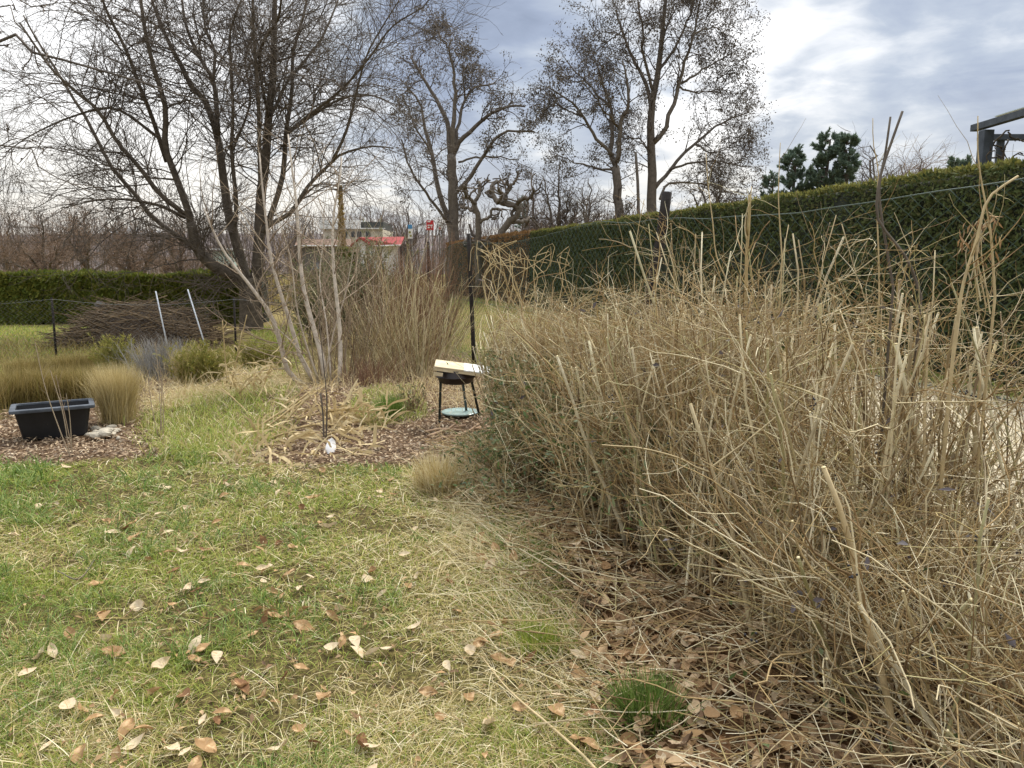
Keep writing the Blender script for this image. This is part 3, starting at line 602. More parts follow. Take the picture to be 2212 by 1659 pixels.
sign('narrow blue topped poster board left of the red sign', 881, 891, 485, 515, 60, ('signwhite', [(.5, .15, 1., .3, 'bluesign'), (.4, .55, .5, .15, 'heath'), (.6, .8, .5, .15, 'heath')]))
# nest box
o = thing('nest_box', 'small blue grey nest box on a post behind the white sapling', 'nest box', (W(680, 600, 17)[0], 17, 0))
a = W(680, 574, 17); m = MB(); m.box([a[0], 17, a[2]], [.13, .14, .16]); m.build('box', M['bluegrey'], o, False)
m = MB(); m.box([a[0]+.01, 16.925, a[2]-.005], [.035, .012, .09]); m.build('entrance', M['darkpane'], o, False)
m = MB(); m.box([a[0], 16.99, a[2]+.095], [.16, .19, .02]); m.build('lid', M['oldwood'], o, False)
m = MB(); m.tube([[a[0], 17.09, 0], [a[0], 17.09, a[2]]], .025, 6); m.build('post', M['oldwood'], o)

# ------------------------------------------------------------------ clipped hedges
def hedge(name, label, pts, th, h, core, spr, top, n, L, group=None, rag=.06, mt=None):
    """pts: near-face base line [(x,y)..]; th: thickness vector"""
    A = np.array(pts[0], float); B = np.array(pts[1], float); ax = (B-A); ln = np.linalg.norm(ax); ax /= ln; th = np.array(th, float); tw = np.linalg.norm(th); tn = th/tw
    o = thing(name, label, 'hedge', (*(A+B)/2, 0), group)
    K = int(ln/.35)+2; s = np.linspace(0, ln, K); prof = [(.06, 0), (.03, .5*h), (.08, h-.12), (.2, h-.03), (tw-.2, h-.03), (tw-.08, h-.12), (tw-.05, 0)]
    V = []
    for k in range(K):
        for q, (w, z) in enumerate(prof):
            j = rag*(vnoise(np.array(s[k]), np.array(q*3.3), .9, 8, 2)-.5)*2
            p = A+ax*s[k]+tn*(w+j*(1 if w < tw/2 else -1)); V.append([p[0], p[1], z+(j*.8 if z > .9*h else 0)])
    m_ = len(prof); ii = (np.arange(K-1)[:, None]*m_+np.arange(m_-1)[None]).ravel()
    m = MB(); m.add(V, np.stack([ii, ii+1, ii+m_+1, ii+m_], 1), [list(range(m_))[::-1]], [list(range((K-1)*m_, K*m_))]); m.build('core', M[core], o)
    # sprays: near face
    sdist = rng.random(n)**1.0*ln; zz = rng.uniform(0, h, n); bump = .05*(vnoise(sdist, zz, 3.1, 4, 3)-.5)*2+rag*(vnoise(sdist, zz, .8, 6, 2)-.5)*2
    p = A+ax*sdist[:, None]+tn*(.03-bump+rng.uniform(-.03, .05, n))[:, None]; pos = np.stack([p[:, 0], p[:, 1], zz], 1)
    n3 = np.array([-tn[0], -tn[1], 0]); a3 = np.array([ax[0], ax[1], 0])
    d = nrm(rng.normal(0, .5, (n, 1))*a3 + n3*rng.uniform(.1, .7, (n, 1))+np.array([[0, 0, 1]])*rng.normal(.2, .6, (n, 1)))
    m = MB(); m.cards(pos, d, nrm(n3+rng.normal(0, .6, (n, 3))), rng.uniform(*L, n), rng.uniform(L[0]*.4, L[1]*.5, n), .1); m.build('sprays', M[spr], o)
    nt_ = int(n*.4); sd = rng.random(nt_)*ln; w = rng.random(nt_)*tw; zt = h-.03+rag*(vnoise(sd, w, 1.2, 9, 3)-.5)*2+rng.uniform(-.02, .06, nt_)
    p = A+ax*sd[:, None]+tn*w[:, None]; d = nrm(rng.normal(0, .6, (nt_, 3))+[0, 0, .8])
    m = MB(); m.cards(np.stack([p[:, 0], p[:, 1], zt], 1), d, randdir(nt_), rng.uniform(*L, nt_), rng.uniform(L[0]*.4, L[1]*.5, nt_), .1); m.build('top_growth', M[top], o)
    return o
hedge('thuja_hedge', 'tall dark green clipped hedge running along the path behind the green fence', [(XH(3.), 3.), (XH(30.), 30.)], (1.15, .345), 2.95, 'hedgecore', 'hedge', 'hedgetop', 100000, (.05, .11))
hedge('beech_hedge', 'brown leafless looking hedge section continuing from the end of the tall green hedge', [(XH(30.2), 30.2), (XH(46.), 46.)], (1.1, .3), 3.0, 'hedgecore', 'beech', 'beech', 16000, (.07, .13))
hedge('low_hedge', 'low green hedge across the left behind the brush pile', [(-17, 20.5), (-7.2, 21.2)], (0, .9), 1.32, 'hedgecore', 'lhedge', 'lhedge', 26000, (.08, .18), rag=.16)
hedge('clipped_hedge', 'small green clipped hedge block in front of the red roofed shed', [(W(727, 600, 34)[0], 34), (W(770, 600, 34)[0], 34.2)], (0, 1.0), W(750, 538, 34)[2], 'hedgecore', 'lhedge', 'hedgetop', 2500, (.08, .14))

# ------------------------------------------------------------------ chain-link fence along the privet
def chainlink(o, name, line, y0, y1, h, cell, r, m_, sag=None, z0=.03, S=4):
    ys_ = np.array([y0, y1]); A = np.array([line(y0), y0]); B = np.array([line(y1), y1]); ln = np.linalg.norm(B-A); ax = (B-A)/ln; nn = np.array([-ax[1], ax[0]])
    nw = int(ln/cell); rows = int(h/(cell*.8))+1; k = np.arange(rows); P = []
    for w in range(nw):
        s = w*cell + np.where((k+w) % 2 == 0, -.5, .5)*cell*1.02; z = k*cell*.8
        if sag is not None: z = z*(h-sag(np.clip(s, 0, ln)/ln))/h
        off = np.where(k % 2 == 0, .003, -.003)+.03*np.sin(s*1.3)*np.sin(z*1.5)
        p = A+ax*s[:, None]+nn*off[:, None]; P.append(np.stack([p[:, 0], p[:, 1], z+z0], 1))
    m = MB(); m.tubes(np.array(P), np.full((nw, rows), r), S); m.build(name, m_, o)
    return A, ax, ln
fo = thing('chain_link_fence', 'green chain link fence on dark posts running behind the tan thicket', 'fence', (XW(8), 8, 0))
sag = lambda f: .10*np.abs(np.sin(f*math.pi*3.3+.4))+.05*vnoise(f*30, f*0, 1., 3, 2)
A, ax, ln = chainlink(fo, 'wire_mesh', XW, 2.2, 21., 2.02, .056, .0017, M['wire'], sag)
s = np.linspace(0, ln, 120); p = A+ax*s[:, None]; z = 2.05-sag(s/ln)
m = MB(); m.tube(np.stack([p[:, 0], p[:, 1], z], 1), .0032, 5); m.build('top_wire', M['wire'], fo)
m = MB(); m.tube(np.stack([p[:, 0], p[:, 1], np.full(len(s), .12)], 1), .0032, 5); m.build('bottom_wire', M['wire'], fo)
m = MB(); m.tube(np.stack([p[:, 0], p[:, 1], np.full(len(s), 1.05)], 1), .0028, 5); m.build('middle_wire', M['wire'], fo)
for (y, sl) in ((12.0, -.05), (15.7, .0), (19.5, .02)):
    x = XW(y)-.03; m = MB(); m.tube([[x-sl*.5, y, -.1], [x+sl, y, 2.12]], [.036, .032], 9, 6); m.build('post', M['darkwood'], fo)
x, y = XW(6.0)-.07, 6.0; tp = W(1441, 415, 6.0); bt = W(1402, 650, 5.95); d_ = (tp-bt); bot = bt-d_*(bt[2]+.1)/d_[2]
m = MB(); pp = resamp([bot, bt, bt+(tp-bt)*.5+[.012, 0, 0], tp], 14); m.tube(pp, np.array([.055, .052, .054, .05, .047])*.85, 10)
m.tube(pp[4:9]+[.03, -.03, 0], [.03, .035, .032, .02], 7)
po = m.build('post', M['darkwood'], fo); po['label'] = 'thick charred leaning wooden post'

# ------------------------------------------------------------------ privet thicket
def stems_in(n, y0, y1, w0, w1, h0, h1, lean=.16, K=9):
    y = rng.uniform(y0, y1, n); w = rng.uniform(w0, w1, n); x = XF(y)*(1-w)+XW(y)*w
    # rooted in stools
    g = vnoise(x, y, 2.3, 12, 2); keep = g > rng.uniform(.2, .75, n); x, y = x[keep], y[keep]; n = len(x)
    h = rng.uniform(h0, h1, n); d = nrm(np.stack([rng.normal(-.05, lean, n), rng.normal(0, lean, n), np.ones(n)], 1)); p = np.stack([x, y, gz(x, y)], 1); out = [p]
    for k in range(K-1):
        p = p + d*(h/(K-1))[:, None]; out.append(p); d = nrm(d + rng.normal(0, .07, (n, 3)) + np.array([[0, 0, .03]]))
    return np.stack(out, 1)
def clampz(P):
    P[..., 2] = np.maximum(P[..., 2], gz(P[..., 0], P[..., 1])+.006); return P
def clear(p, r):
    u, v = UV(p[..., 0], p[..., 1], p[..., 2]); bad = ((u < 1035) & (v < 925) & (v > 600)).any(1) & (rng.random(len(p)) < .93); return p[~bad], r[~bad]
def trim(P, hc):
    z = P[..., 2]; hc = hc*(.86+.34*rng.random((len(P), 1))); P[..., 2] = np.where(z > hc, hc+(z-hc)*.35, z); return P
def privet(name, label, groups, leaf_n, leaf_box, purple_n, berries):
    c = groups[0]; yc = (c[1]+c[2])/2
    o = thing(name, label, 'shrub', ((XF(yc)+XW(yc))/2, yc, 0), 'cut back privet shrubs along the fence')
    sm, tm, cm = MB(), MB(), MB(); PP = []; RR = []
    for (n, y0, y1, w0, w1, h0, h1, lean, ntw, tl) in groups:
        P = stems_in(n, y0, y1, w0, w1, h0, h1, lean); N = len(P); r0 = rng.uniform(.0035, .0085, N)*np.where(rng.random(N) < .12, 1.6, 1); R = r0[:, None]*np.linspace(1, .62, 9)[None]
        sm.tubes(P, R, 6, True)
        e = P[:, -1]; d = nrm(P[:, -1]-P[:, -2]); cm.tubes(np.stack([e-d*.001, e+d*.003], 1), np.repeat(R[:, -1:]*1.02, 2, 1), 6, True)
        p1, r1 = spawn(P, R, ntw, (.15, 1), tl, (20, 75), 8, .55, .0017, .0045, up=.035, wig=.17, tip=.5, bias=(-.6, -.3, 0), bw=.4); p1, r1 = clear(p1, r1); trim(p1, h1*.97); tm.tubes(clampz(p1), r1, 4)
        p2, r2 = spawn(p1, r1, 4, (.2, 1), (.08, .34), (25, 75), 5, .7, .0011, .0024, wig=.15, tip=.6); p2, r2 = clear(p2, r2); trim(p2, h1); tm.tubes(clampz(p2), r2, 3)
        PP.append(p2); RR.append(r2)
    sm.build('stems', M['tan'], o); tm.build('twigs', M['tan2'], o); kind(cm.build('cut_ends', M['cut'], o), 'stuff')
    P2 = np.concatenate(PP); R2 = np.concatenate(RR)
    def leaves(n, box, mt, nm, Lr=(.03, .055), Wr=(.012, .021)):
        idx = rng.integers(0, len(P2), n*12); pos, tan, _ = interp(P2, R2, idx, rng.uniform(.2, 1, n*12))
        (xa, xb), (ya, yb), (za, zb) = box; w = (pos[:, 0]-XF(pos[:, 1]))/(XW(pos[:, 1])-XF(pos[:, 1]))
        ok = (w > xa) & (w < xb) & (pos[:, 1] > ya) & (pos[:, 1] < yb) & (pos[:, 2] > za) & (pos[:, 2] < zb); pos, tan = pos[ok][:n], tan[ok][:n]; k = len(pos)
        if not k: return
        mb = MB(); mb.cards(pos, nrm(tan*.6+rng.normal(0, .6, (k, 3))), randdir(k)+[0, 0, .6], rng.uniform(*Lr, k), rng.uniform(*Wr, k), .2); mb.build(nm, M[mt], o)
    for (n_, box_) in [(leaf_n, leaf_box)]:
        if n_: leaves(n_, box_, 'privet', 'green_leaves')
    if purple_n: leaves(purple_n, ((-9, 9), (0, 9), (0, 1.5)), 'purple', 'purple_leaves', (.035, .065), (.013, .024))
    if berries:
        idx = rng.integers(0, len(P2), berries); pos, _, _ = interp(P2, R2, idx, rng.uniform(.5, 1, berries)); mb = MB()
        th = np.linspace(0, math.pi, 5)
        for q in pos:
            for k in range(rng.integers(3, 8)):
                c_ = q+rng.normal(0, .014, 3); rr = .0038
                pts = np.stack([np.full(5, c_[0]), np.full(5, c_[1]), c_[2]-rr*np.cos(th)], 1); mb.tubes(pts[None], (rr*np.sin(th)+1e-4)[None], 6)
        kind(mb.build('berries', M['berry'], o), 'stuff')
    return o
# n, y0,y1, w0,w1, h0,h1, lean, twigs, twig length
privet('privet_shrub', 'leafy left end of the thicket, green privet shrub beside the bird feeder', [(210, 4.9, 6.6, .22, .85, .6, 1.1, .24, 8, (.3, .8)), (60, 4.5, 5.6, .05, .3, .15, .5, .4, 8, (.2, .6))], 9000, ((-1, .8), (4.2, 7), (.02, .95)), 160, 14)
privet('privet_shrub', 'bare tan cut back privet shrub in the middle, in front of the leaning charred post', [(600, 4.0, 6.4, .26, 1.0, .7, 1.4, .17, 5, (.25, .75))], 2200, ((-1, .6), (3, 7), (.02, .8)), 160, 40)
privet('privet_shrub', 'bare tan privet shrub reaching the right edge with tall shoots against the green hedge', [(280, 2.75, 4.2, .36, 1.0, .7, 1.45, .2, 4, (.25, .8)), (300, 3.0, 4.9, .68, 1.04, .8, 1.55, .15, 5, (.25, .7)), (80, 2.6, 5.4, .7, 1.10, 1.4, 1.95, .13, 4, (.2, .6))], 500, ((-1, .7), (2, 5), (.02, .7)), 120, 50)
privet('privet_shrub', 'low sprawling tangle of thin tan branches in the bottom right corner', [(210, 1.6, 3.1, .42, 1.0, .3, .8, .45, 7, (.3, .9)), (30, 1.9, 3.0, .4, 1.0, .7, 1.3, .2, 4, (.3, .7))], 160, ((-1, 2), (1, 3.2), (.0, .35)), 90, 30)
# tall single shoots standing out above the fence
def shoot(label, uvs, Y, r0, r1, side=3, mt='tan'):
    p, r = limb(uvs, Y, r0*.74, r1*.8, 0, 14); b = np.array([p[0][0], p[0][1], 0]); o = thing('tall_shoot', label, 'shoot', b, 'tall shoots rising above the thicket')
    p = np.concatenate([[b], p]); r = np.concatenate([[r0], r]); m = MB(); m.tubes(p[None], r[None], 6, True); m.build('stem', M[mt], o)
    if side:
        q, rq = spawn(p[None], r[None], side, (.3, .95), (.12, .4), (25, 60), 6, .5, .0015, up=.05); m = MB(); m.tubes(q, rq, 4, True); m.build('twigs', M['tan2'], o)
shoot('thick forked shoot with purple tips crossing the sky left of the pergola', [(1990, 640), (1960, 560), (1900, 480), (1895, 430), (1905, 370), (1925, 310), (1950, 240)], 3.0, .008, .006, 0, 'greybark')
shoot('upright thin shoot with bent top, left of the forked purple tipped shoot', [(1900, 640), (1898, 540), (1894, 430), (1898, 370), (1887, 310), (1886, 255)], 3.1, .005, .0018, 2)
shoot('second prong beside the purple tipped forked shoot', [(1930, 620), (1905, 470), (1900, 400), (1913, 330), (1924, 252)], 3.02, .007, .005, 0, 'greybark')
shoot('lone upright shoot in front of the dark pines', [(1690, 560), (1684, 470), (1682, 420), (1684, 350), (1686, 308)], 3.6, .005, .002, 2)
shoot('tall shoot in front of the pergola post', [(2150, 640), (2140, 500), (2122, 400), (2113, 330), (2113, 250)], 2.7, .006, .0022, 5)
shoot('thick stubby brown stem with side branches, right of the charred post', [(1612, 640), (1613, 560), (1618, 480), (1620, 420)], 4.4, .014, .011, 7, 'stalk')
shoot('slim forked shoot just right of the charred post', [(1590, 640), (1550, 560), (1540, 480), (1530, 400), (1525, 330)], 4.8, .007, .003, 4)
shoot('thin pale shoot leaning right just left of the charred post', [(1370, 640), (1372, 560), (1378, 500), (1392, 430)], 5.6, .005, .003, 2)
shoot('crooked brown stem standing near the right edge before the dark hedge', [(2060, 760), (2080, 620), (2110, 520), (2135, 430), (2200, 380)], 2.6, .008, .005, 5)
# withered stalk bundle hanging in the fence at right
for (lab, pts, Y) in [('withered drooping leaves hung in the fence wire near the right edge', [(2100, 470), (2130, 480), (2140, 520), (2120, 560)], 2.9)]:
    o = thing('withered_climber', lab, 'dead vine', (W(2110, 500, Y)[0], Y, 0)); m = MB()
    for k in range(9):
        p, r = limb([(2100+rng.uniform(-25, 40), 620+rng.uniform(0, 60)), (2115+rng.uniform(-30, 30), 540), (2120+rng.uniform(-40, 40), 470+rng.uniform(-20, 30)), (2110+rng.uniform(-50, 50), 490+rng.uniform(-30, 60))], Y+rng.uniform(-.05, .05), .0028, .0014, 0, 10); m.tubes(p[None], r[None], 5)
    m.build('stems', M['tan'], o); n = 60; m = MB(); pos = np.array([W(2110+rng.uniform(-40, 50), 500+rng.uniform(-40, 70), Y) for _ in range(n)]); m.cards(pos, nrm(rng.normal(0, .5, (n, 3))+[0, 0, -1]), randdir(n), rng.uniform(.03, .06, n), rng.uniform(.006, .012, n)); m.build('leaves', M['litter'], o)
o = thing('withered_climber', 'pale dry vine tangled over the fence top left of the charred post', 'dead vine', (XW(7.6), 7.6, 0)); m = MB()
for k in range(22):
    s = rng.uniform(1050, 1230); Y = 7.8; p, r = limb([(s+rng.uniform(-30, 30), 660), (s+rng.uniform(-25, 25), 600), (s+rng.uniform(-30, 30), 560+rng.uniform(-20, 20)), (s+rng.uniform(-50, 50), 540+rng.uniform(-25, 30)), (s+rng.uniform(-60, 60), 560+rng.uniform(-20, 40))], Y+rng.uniform(-.2, .2), .005, .003, 0, 12); m.tubes(p[None], r[None], 5)
m.build('stems', M['husk'], o)

# ------------------------------------------------------------------ pale sapling group, scrub left of the fence
Y0 = 10.0
L = [limb(a, Y0, r0, r1, dy, 14) for a, r0, r1, dy in [
 ([(668, 838), (640, 822), (622, 805), (607, 748), (587, 682), (573, 662), (533, 608), (493, 558), (465, 510), (440, 450)], .040, .010, -.4),
 ([(685, 832), (668, 805), (650, 775), (627, 698), (600, 615), (583, 548), (575, 480), (566, 400), (560, 330)], .036, .009, .2), ([(702, 820), (695, 770), (683, 728), (657, 632), (647, 548), (640, 440), (630, 360), (622, 290)], .040, .009, .5),
 ([(732, 825), (735, 780), (733, 700), (722, 600), (718, 520), (722, 450), (735, 380), (738, 340)], .034, .008, .3), ([(690, 828), (660, 740), (640, 660), (628, 560), (600, 470), (580, 420)], .014, .004, -.6), ([(715, 820), (705, 700), (690, 600), (700, 500), (690, 430)], .013, .004, .9),
 ([(700, 825), (720, 720), (745, 640), (760, 560), (775, 480)], .012, .003, -.3), ([(680, 828), (640, 750), (590, 700), (560, 640), (545, 590)], .012, .004, -.8)]]
tree('pale_sapling', 'white barked multi stemmed sapling rising behind the dry corn heap', W(690, 832, Y0), L, 'whitebark', 'paletwig',
     [dict(n=15, t=(.12, .98), L=(.35, 1.3), ang=(30, 70), K=8, rr=.45, rmin=.0035, rmax=.009, up=.03, wig=.12, tip=.4, S=4), dict(n=4, t=(.2, 1), L=(.12, .45), ang=(25, 60), K=5, rr=.7, rmin=.0022, up=.02, wig=.15, tip=.6)], S=8, cat='sapling')
def shrub(name, label, u, v, Y, Wd, H, n, mt, twn, leaf=None, spread=.35, r=.006, group=None, cat='shrub', up=.05, S=3, dep=.6):
    b = W(u, v, Y); b[2] = 0; o = thing(name, label, cat, b, group); m = MB()
    X = b[0]+rng.normal(0, Wd*.16, n); Yq = b[1]+rng.normal(0, Wd*.16*dep, n); hs = H*rng.uniform(.55, 1.05, n)
    P0 = np.stack([X, Yq, gz(X, Yq)], 1); d = nrm(np.stack([(X-b[0])/(Wd*.5)*spread*2+rng.normal(0, spread*.5, n), rng.normal(0, spread, n)*dep, np.ones(n)], 1)); p = P0; out = [p]
    for k in range(6):
        p = p+d*(hs/6)[:, None]; out.append(p); d = nrm(d+rng.normal(0, .1, (n, 3))+[[0, 0, up]])
    P = np.stack(out, 1); R = np.full((n, 1), r)*np.linspace(1, .35, 7)[None]; m.tubes(P, R, S+1)
    q, rq = spawn(P, R, twn, (.15, 1), (.1*H, .32*H), (20, 55), 5, .55, r*.3, up=up, wig=.14); m.tubes(q, rq, S); m.build('stems', M[mt], o)
    if leaf:
        k = leaf['n']; idx = rng.integers(0, len(q), k); pos, tan, _ = interp(q, rq, idx, rng.uniform(0, 1, k)); m = MB(); m.cards(pos, nrm(tan+rng.normal(0, .5, (k, 3))), randdir(k), rng.uniform(*leaf['L'], k), rng.uniform(*leaf['W'], k)); m.build('foliage', M[leaf['m']], o)
    return o
shrub('juniper_shrub', 'dull grey green conical shrub behind the pale sapling', 790, 780, 14.5, 1.5, 2.0, 90, 'midtwig', 8, dict(n=9000, L=(.05, .11), W=(.014, .03), m='dullgreen'), .16, .008)
shrub('juniper_shrub', 'lower dull green shrub standing left of the conical one, behind the pale stems', 700, 770, 15.5, 1.3, 1.55, 70, 'midtwig', 7, dict(n=6000, L=(.05, .11), W=(.014, .03), m='dullgreen'), .16, .008)
shrub('red_brown_shrub', 'tall reddish brown twiggy shrub left of the feeder fence gap', 880, 755, 13.0, 1.2, 1.95, 150, 'reddish', 7, None, .24, .006)
shrub('red_brown_shrub', 'arching red brown shrub by the fence, behind its neighbour', 925, 745, 14.5, 1.5, 2.3, 90, 'reddish', 6, None, .34, .006)
shrub('tan_shrub', 'fan of tan straight stems leaning over the wood chips left of the fence gap', 905, 785, 10.8, 1.1, 1.5, 120, 'tan', 4, None, .5, .0055)
shrub('tan_shrub', 'tall loose tan stems standing between the sapling and the feeder', 850, 800, 11.2, 1.5, 2.0, 50, 'tan', 6, None, .34, .008, up=.0)
shrub('tan_shrub', 'arching pale bramble stems low beside the sapling foot', 770, 800, 10.8, 1.8, 1.2, 90, 'tan', 5, None, .6, .005, up=-.03)
shrub('pale_whips', 'loose group of tall thin pale whips around the white barked sapling', 715, 815, 10.6, 1.7, 2.5, 34, 'paletwig', 6, None, .16, .0075)
shrub('grey_scrub', 'grey brown scrub filling the gap under the clipped hedge block', 770, 690, 21, 3.2, 1.7, 160, 'midtwig', 7, dict(n=3000, L=(.05, .1), W=(.02, .04), m='dullgreen'), .25, .009)
shrub('rosy_shrub', 'rosy twigged shrub at the foot of the forked tree', 1370, 600, 34, 6, 3.9, 200, 'reddish', 6, None, .3, .012)
shrub('rosy_shrub', 'wide brown scrub behind the hedge below the lone grey tree', 1180, 600, 46, 9, 4.2, 220, 'farbrown', 6, None, .3, .015)
shrub('rosy_shrub', 'brown scrub behind the hedge left of the dark pines', 1560, 600, 36, 7, 4.3, 200, 'farbrown', 6, None, .3, .012)
shrub('dead_perennial', 'dark red brown withered plant at the edge of the chips, left of the feeder', 800, 815, 9.9, .9, .45, 80, 'reddish', 5, None, .4, .004)
shrub('dead_perennial', 'small withered rose like plant beside the bright green tuft', 887, 880, 8.0, .35, .38, 30, 'reddish', 5, dict(n=90, L=(.03, .05), W=(.02, .03), m='dullgreen'), .35, .004)
shrub('lavender_shrub', 'silver grey twiggy shrub in front of the brush pile', 348, 786, 10.6, .85, .60, 260, 'lavender', 7, None, .34, .0045)
shrub('heath_shrub', 'yellow green heath bush left of the silver shrub', 245, 770, 10.9, .5, .55, 110, 'heath', 5, dict(n=3500, L=(.03, .07), W=(.008, .014), m='heath'), .3, .004)
shrub('heath_shrub', 'olive green heath bush right of the silver shrub', 435, 800, 10.0, .75, .55, 150, 'heath', 5, dict(n=4500, L=(.03, .07), W=(.008, .014), m='heath'), .3, .004)
shrub('heath_shrub', 'low olive heath bush in front of the big tree trunk', 560, 780, 11.6, 1.0, .42, 130, 'heath', 5, dict(n=3500, L=(.03, .07), W=(.008, .014), m='heath'), .35, .004)
def clump(name, label, u, v, Wd, H, n, mt, group=None, dep=1.0, w=.004, lean=.35, cat='grass clump', add=None):
    b = G(u, v); x = b[0]+rng.normal(0, Wd*.2, n); y = b[1]+rng.normal(0, Wd*.2*dep, n); m = MB()
    az = np.arctan2(y-b[1], x-b[0])+rng.normal(0, .9, n)
    m.blades(np.stack([x, y, gz(x, y)], 1), az, H*rng.uniform(.7, 1.15, n), np.full(n, w), math.pi/2-np.abs(rng.normal(0, lean, n)), rng.uniform(.02, .3, n))
    return tag(m.build(name, M[mt], loc=b), label, cat, group)
GG = 'brown ornamental grass clumps along the bed'
for k, (u, v, lab) in enumerate([(-60, 885, 'leftmost brown grass clump, cut by the photo edge'), (30, 868, 'brown grass clump just right of the leftmost one, behind the tub'), (110, 862, 'brown grass clump in the middle of the row behind the tub'), (190, 858, 'brown grass clump at the right end of the row, touching the pale tuft'),
                               (60, 815, 'brown grass clump in the second row, at the left'), (150, 805, 'brown grass clump in the second row, at the right'), (215, 800, 'rear brown grass clump under the yellow green bush')]):
    clump('ornamental_grass', lab, u, v, .62, .42 if v > 840 else .30, 2400, 'ornament', GG, .9, .0045, .36)
clump('ornamental_grass', 'tall pale tan grass tuft right of the tub', 258, 916, .30, .60, 2600, 'paleornament', None, 1, .004, .17)
clump('ornamental_grass', 'drooping tan grass clump below the olive heath bush', 420, 828, .45, .5, 1300, 'paleornament', None, 1, .005, .3)
clump('grass_tuft', 'bright green grass tuft left of the bird feeder', 843, 905, .26, .26, 900, 'grassd', None, 1, .005, .3)
clump('grass_tuft', 'dark green spiky grass tuft among fallen leaves in the foreground', 1398, 1555, .22, .17, 520, 'grassd', None, 1, .004, .5)
clump('grass_tuft', 'fresh green grass tuft in the lawn at the thicket edge', 1165, 1395, .28, .11, 500, 'grass', None, 1, .003, .45)
clump('grass_tuft', 'long pale straw tuft hanging out of the thicket corner', 950, 1060, .34, .30, 900, 'straw', None, 1, .004, .5)

# ------------------------------------------------------------------ lawn grass
def field(n, ufn, poly, seed=0, ylim=None):
    pass
N = 640000
yy = 1.55 + (rng.random(N)**1.35)*6.4; xx = rng.uniform(-1, 1, N)*(.75*yy+.3)
u, v = UV(xx, yy); wo_ = 22*(vnoise(xx, yy, 2.5, 21)-.5)
edge_v = np.interp(u, [-400, 0, 150, 300, 430, 600, 760, 880, 1000, 1120], [1018, 1003, 1006, 992, 965, 1012, 1012, 1008, 1055, 1075])
lawnm = (v+wo_ > edge_v) & ~inside(LITTER, u+wo_*2, v+wo_)
g1 = vnoise(xx, yy, .85, 31, 3); g2 = vnoise(xx, yy, 3.0, 33, 2)
green = .52 + (g1-.5)*1.5 + (g2-.5)*.8 + .22*np.exp(-(((u-150)/350)**2+((v-1100)/110)**2)) - .38*np.exp(-(((u-120)/330)**2+((v-1600)/110)**2)) - .15*np.exp(-(((u-1050)/220)**2+((v-1300)/250)**2)) + .12*np.exp(-(((u-750)/300)**2+((v-1600)/120)**2)) - .12*np.exp(-(((u-320)/140)**2+((v-1270)/60)**2))
bare = vnoise(xx, yy, 2.2, 41, 3) > .60
keep = lawnm & ~(bare & (rng.random(N) < .75)); rnd = rng.random(N)
def blades(sel, mt, name, L, wd_, pit, bend, z=0.0):
    x, y = xx[sel], yy[sel]; n = len(x); m = MB(); sc = np.clip(y/3.2, .8, 1.8)
    m.blades(np.stack([x, y, gz(x, y)+z], 1), rng.uniform(0, 6.28, n)+.6*np.sin(x*3+y*2), rng.uniform(*L, n), rng.uniform(*wd_, n)*sc, rng.uniform(*pit, n), rng.uniform(*bend, n))
    return kind(m.build(name, M[mt]), 'stuff')
isg = keep & (rnd < np.clip(green, .06, .95))
blades(isg & (rng.random(N) < .50), 'grass', 'lawn_grass', (.03, .085), (.0018, .0034), (.3, 1.4), (.1, .65))
dk = isg & (vnoise(xx, yy, 1.9, 51, 3) > .56) & (rng.random(N) < .22); blades(dk, 'grassd', 'lawn_grass', (.06, .17), (.0024, .005), (.3, 1.35), (.15, .7))
dry = keep & ~isg
blades(dry & (rng.random(N) < .34), 'thatch', 'dry_lawn_grass', (.03, .08), (.0015, .003), (.1, 1.0), (.1, .5))
blades(dry & (rng.random(N) < .30), 'straw', 'dry_lawn_grass', (.04, .13), (.0017, .0036), (.0, .7), (.1, .45))
blades(keep & (rng.random(N) < .018), 'straw', 'dry_lawn_grass', (.08, .2), (.0022, .0045), (.05, .7), (.1, .5))
# taller grass round the corn heap and the far lawn
n = 9000; q = rng.random((n*6, 2))*[700, 200]+[250, 830]; PG = [(320, 900), (420, 850), (520, 850), (640, 860), (620, 930), (540, 985), (430, 1005), (350, 985), (300, 940)]; PG2 = [(790, 850), (900, 830), (930, 900), (800, 930), (740, 900)]
s_ = inside(PG, q[:, 0]+rng.normal(0, 18, len(q)), q[:, 1]+rng.normal(0, 9, len(q))) | inside(PG2, q[:, 0], q[:, 1]); q = q[s_][:n]
pos = np.array([G(a, b_) for a, b_ in q]); pos[:, 2] = gz(pos[:, 0], pos[:, 1]); n = len(pos); m = MB(); sel = rng.random(n) < .72
for sl, mt, nm in ((sel, 'grass', 'long_grass'), (~sel, 'straw', 'long_dry_grass')):
    m = MB(); k = sl.sum(); m.blades(pos[sl], rng.uniform(0, 6.28, k), rng.uniform(.07, .2, k), rng.uniform(.003, .006, k), rng.uniform(.5, 1.4, k), rng.uniform(.15, .6, k)); kind(m.build(nm, M[mt]), 'stuff')
n = 26000; y = rng.uniform(9.5, 20, n); x = rng.uniform(-14, -3.2, n)
u, v = UV(x, y); ok = (u < 210) | ((u > 540) & (u < 660)); x, y = x[ok], y[ok]; n = len(x); m = MB(); m.blades(np.stack([x, y, gz(x, y)], 1), rng.uniform(0, 6.28, n), rng.uniform(.06, .16, n), np.full(n, .012), rng.uniform(.4, 1.4, n), rng.uniform(.1, .6, n)); kind(m.build('back_lawn_grass', M['grass']), 'stuff')
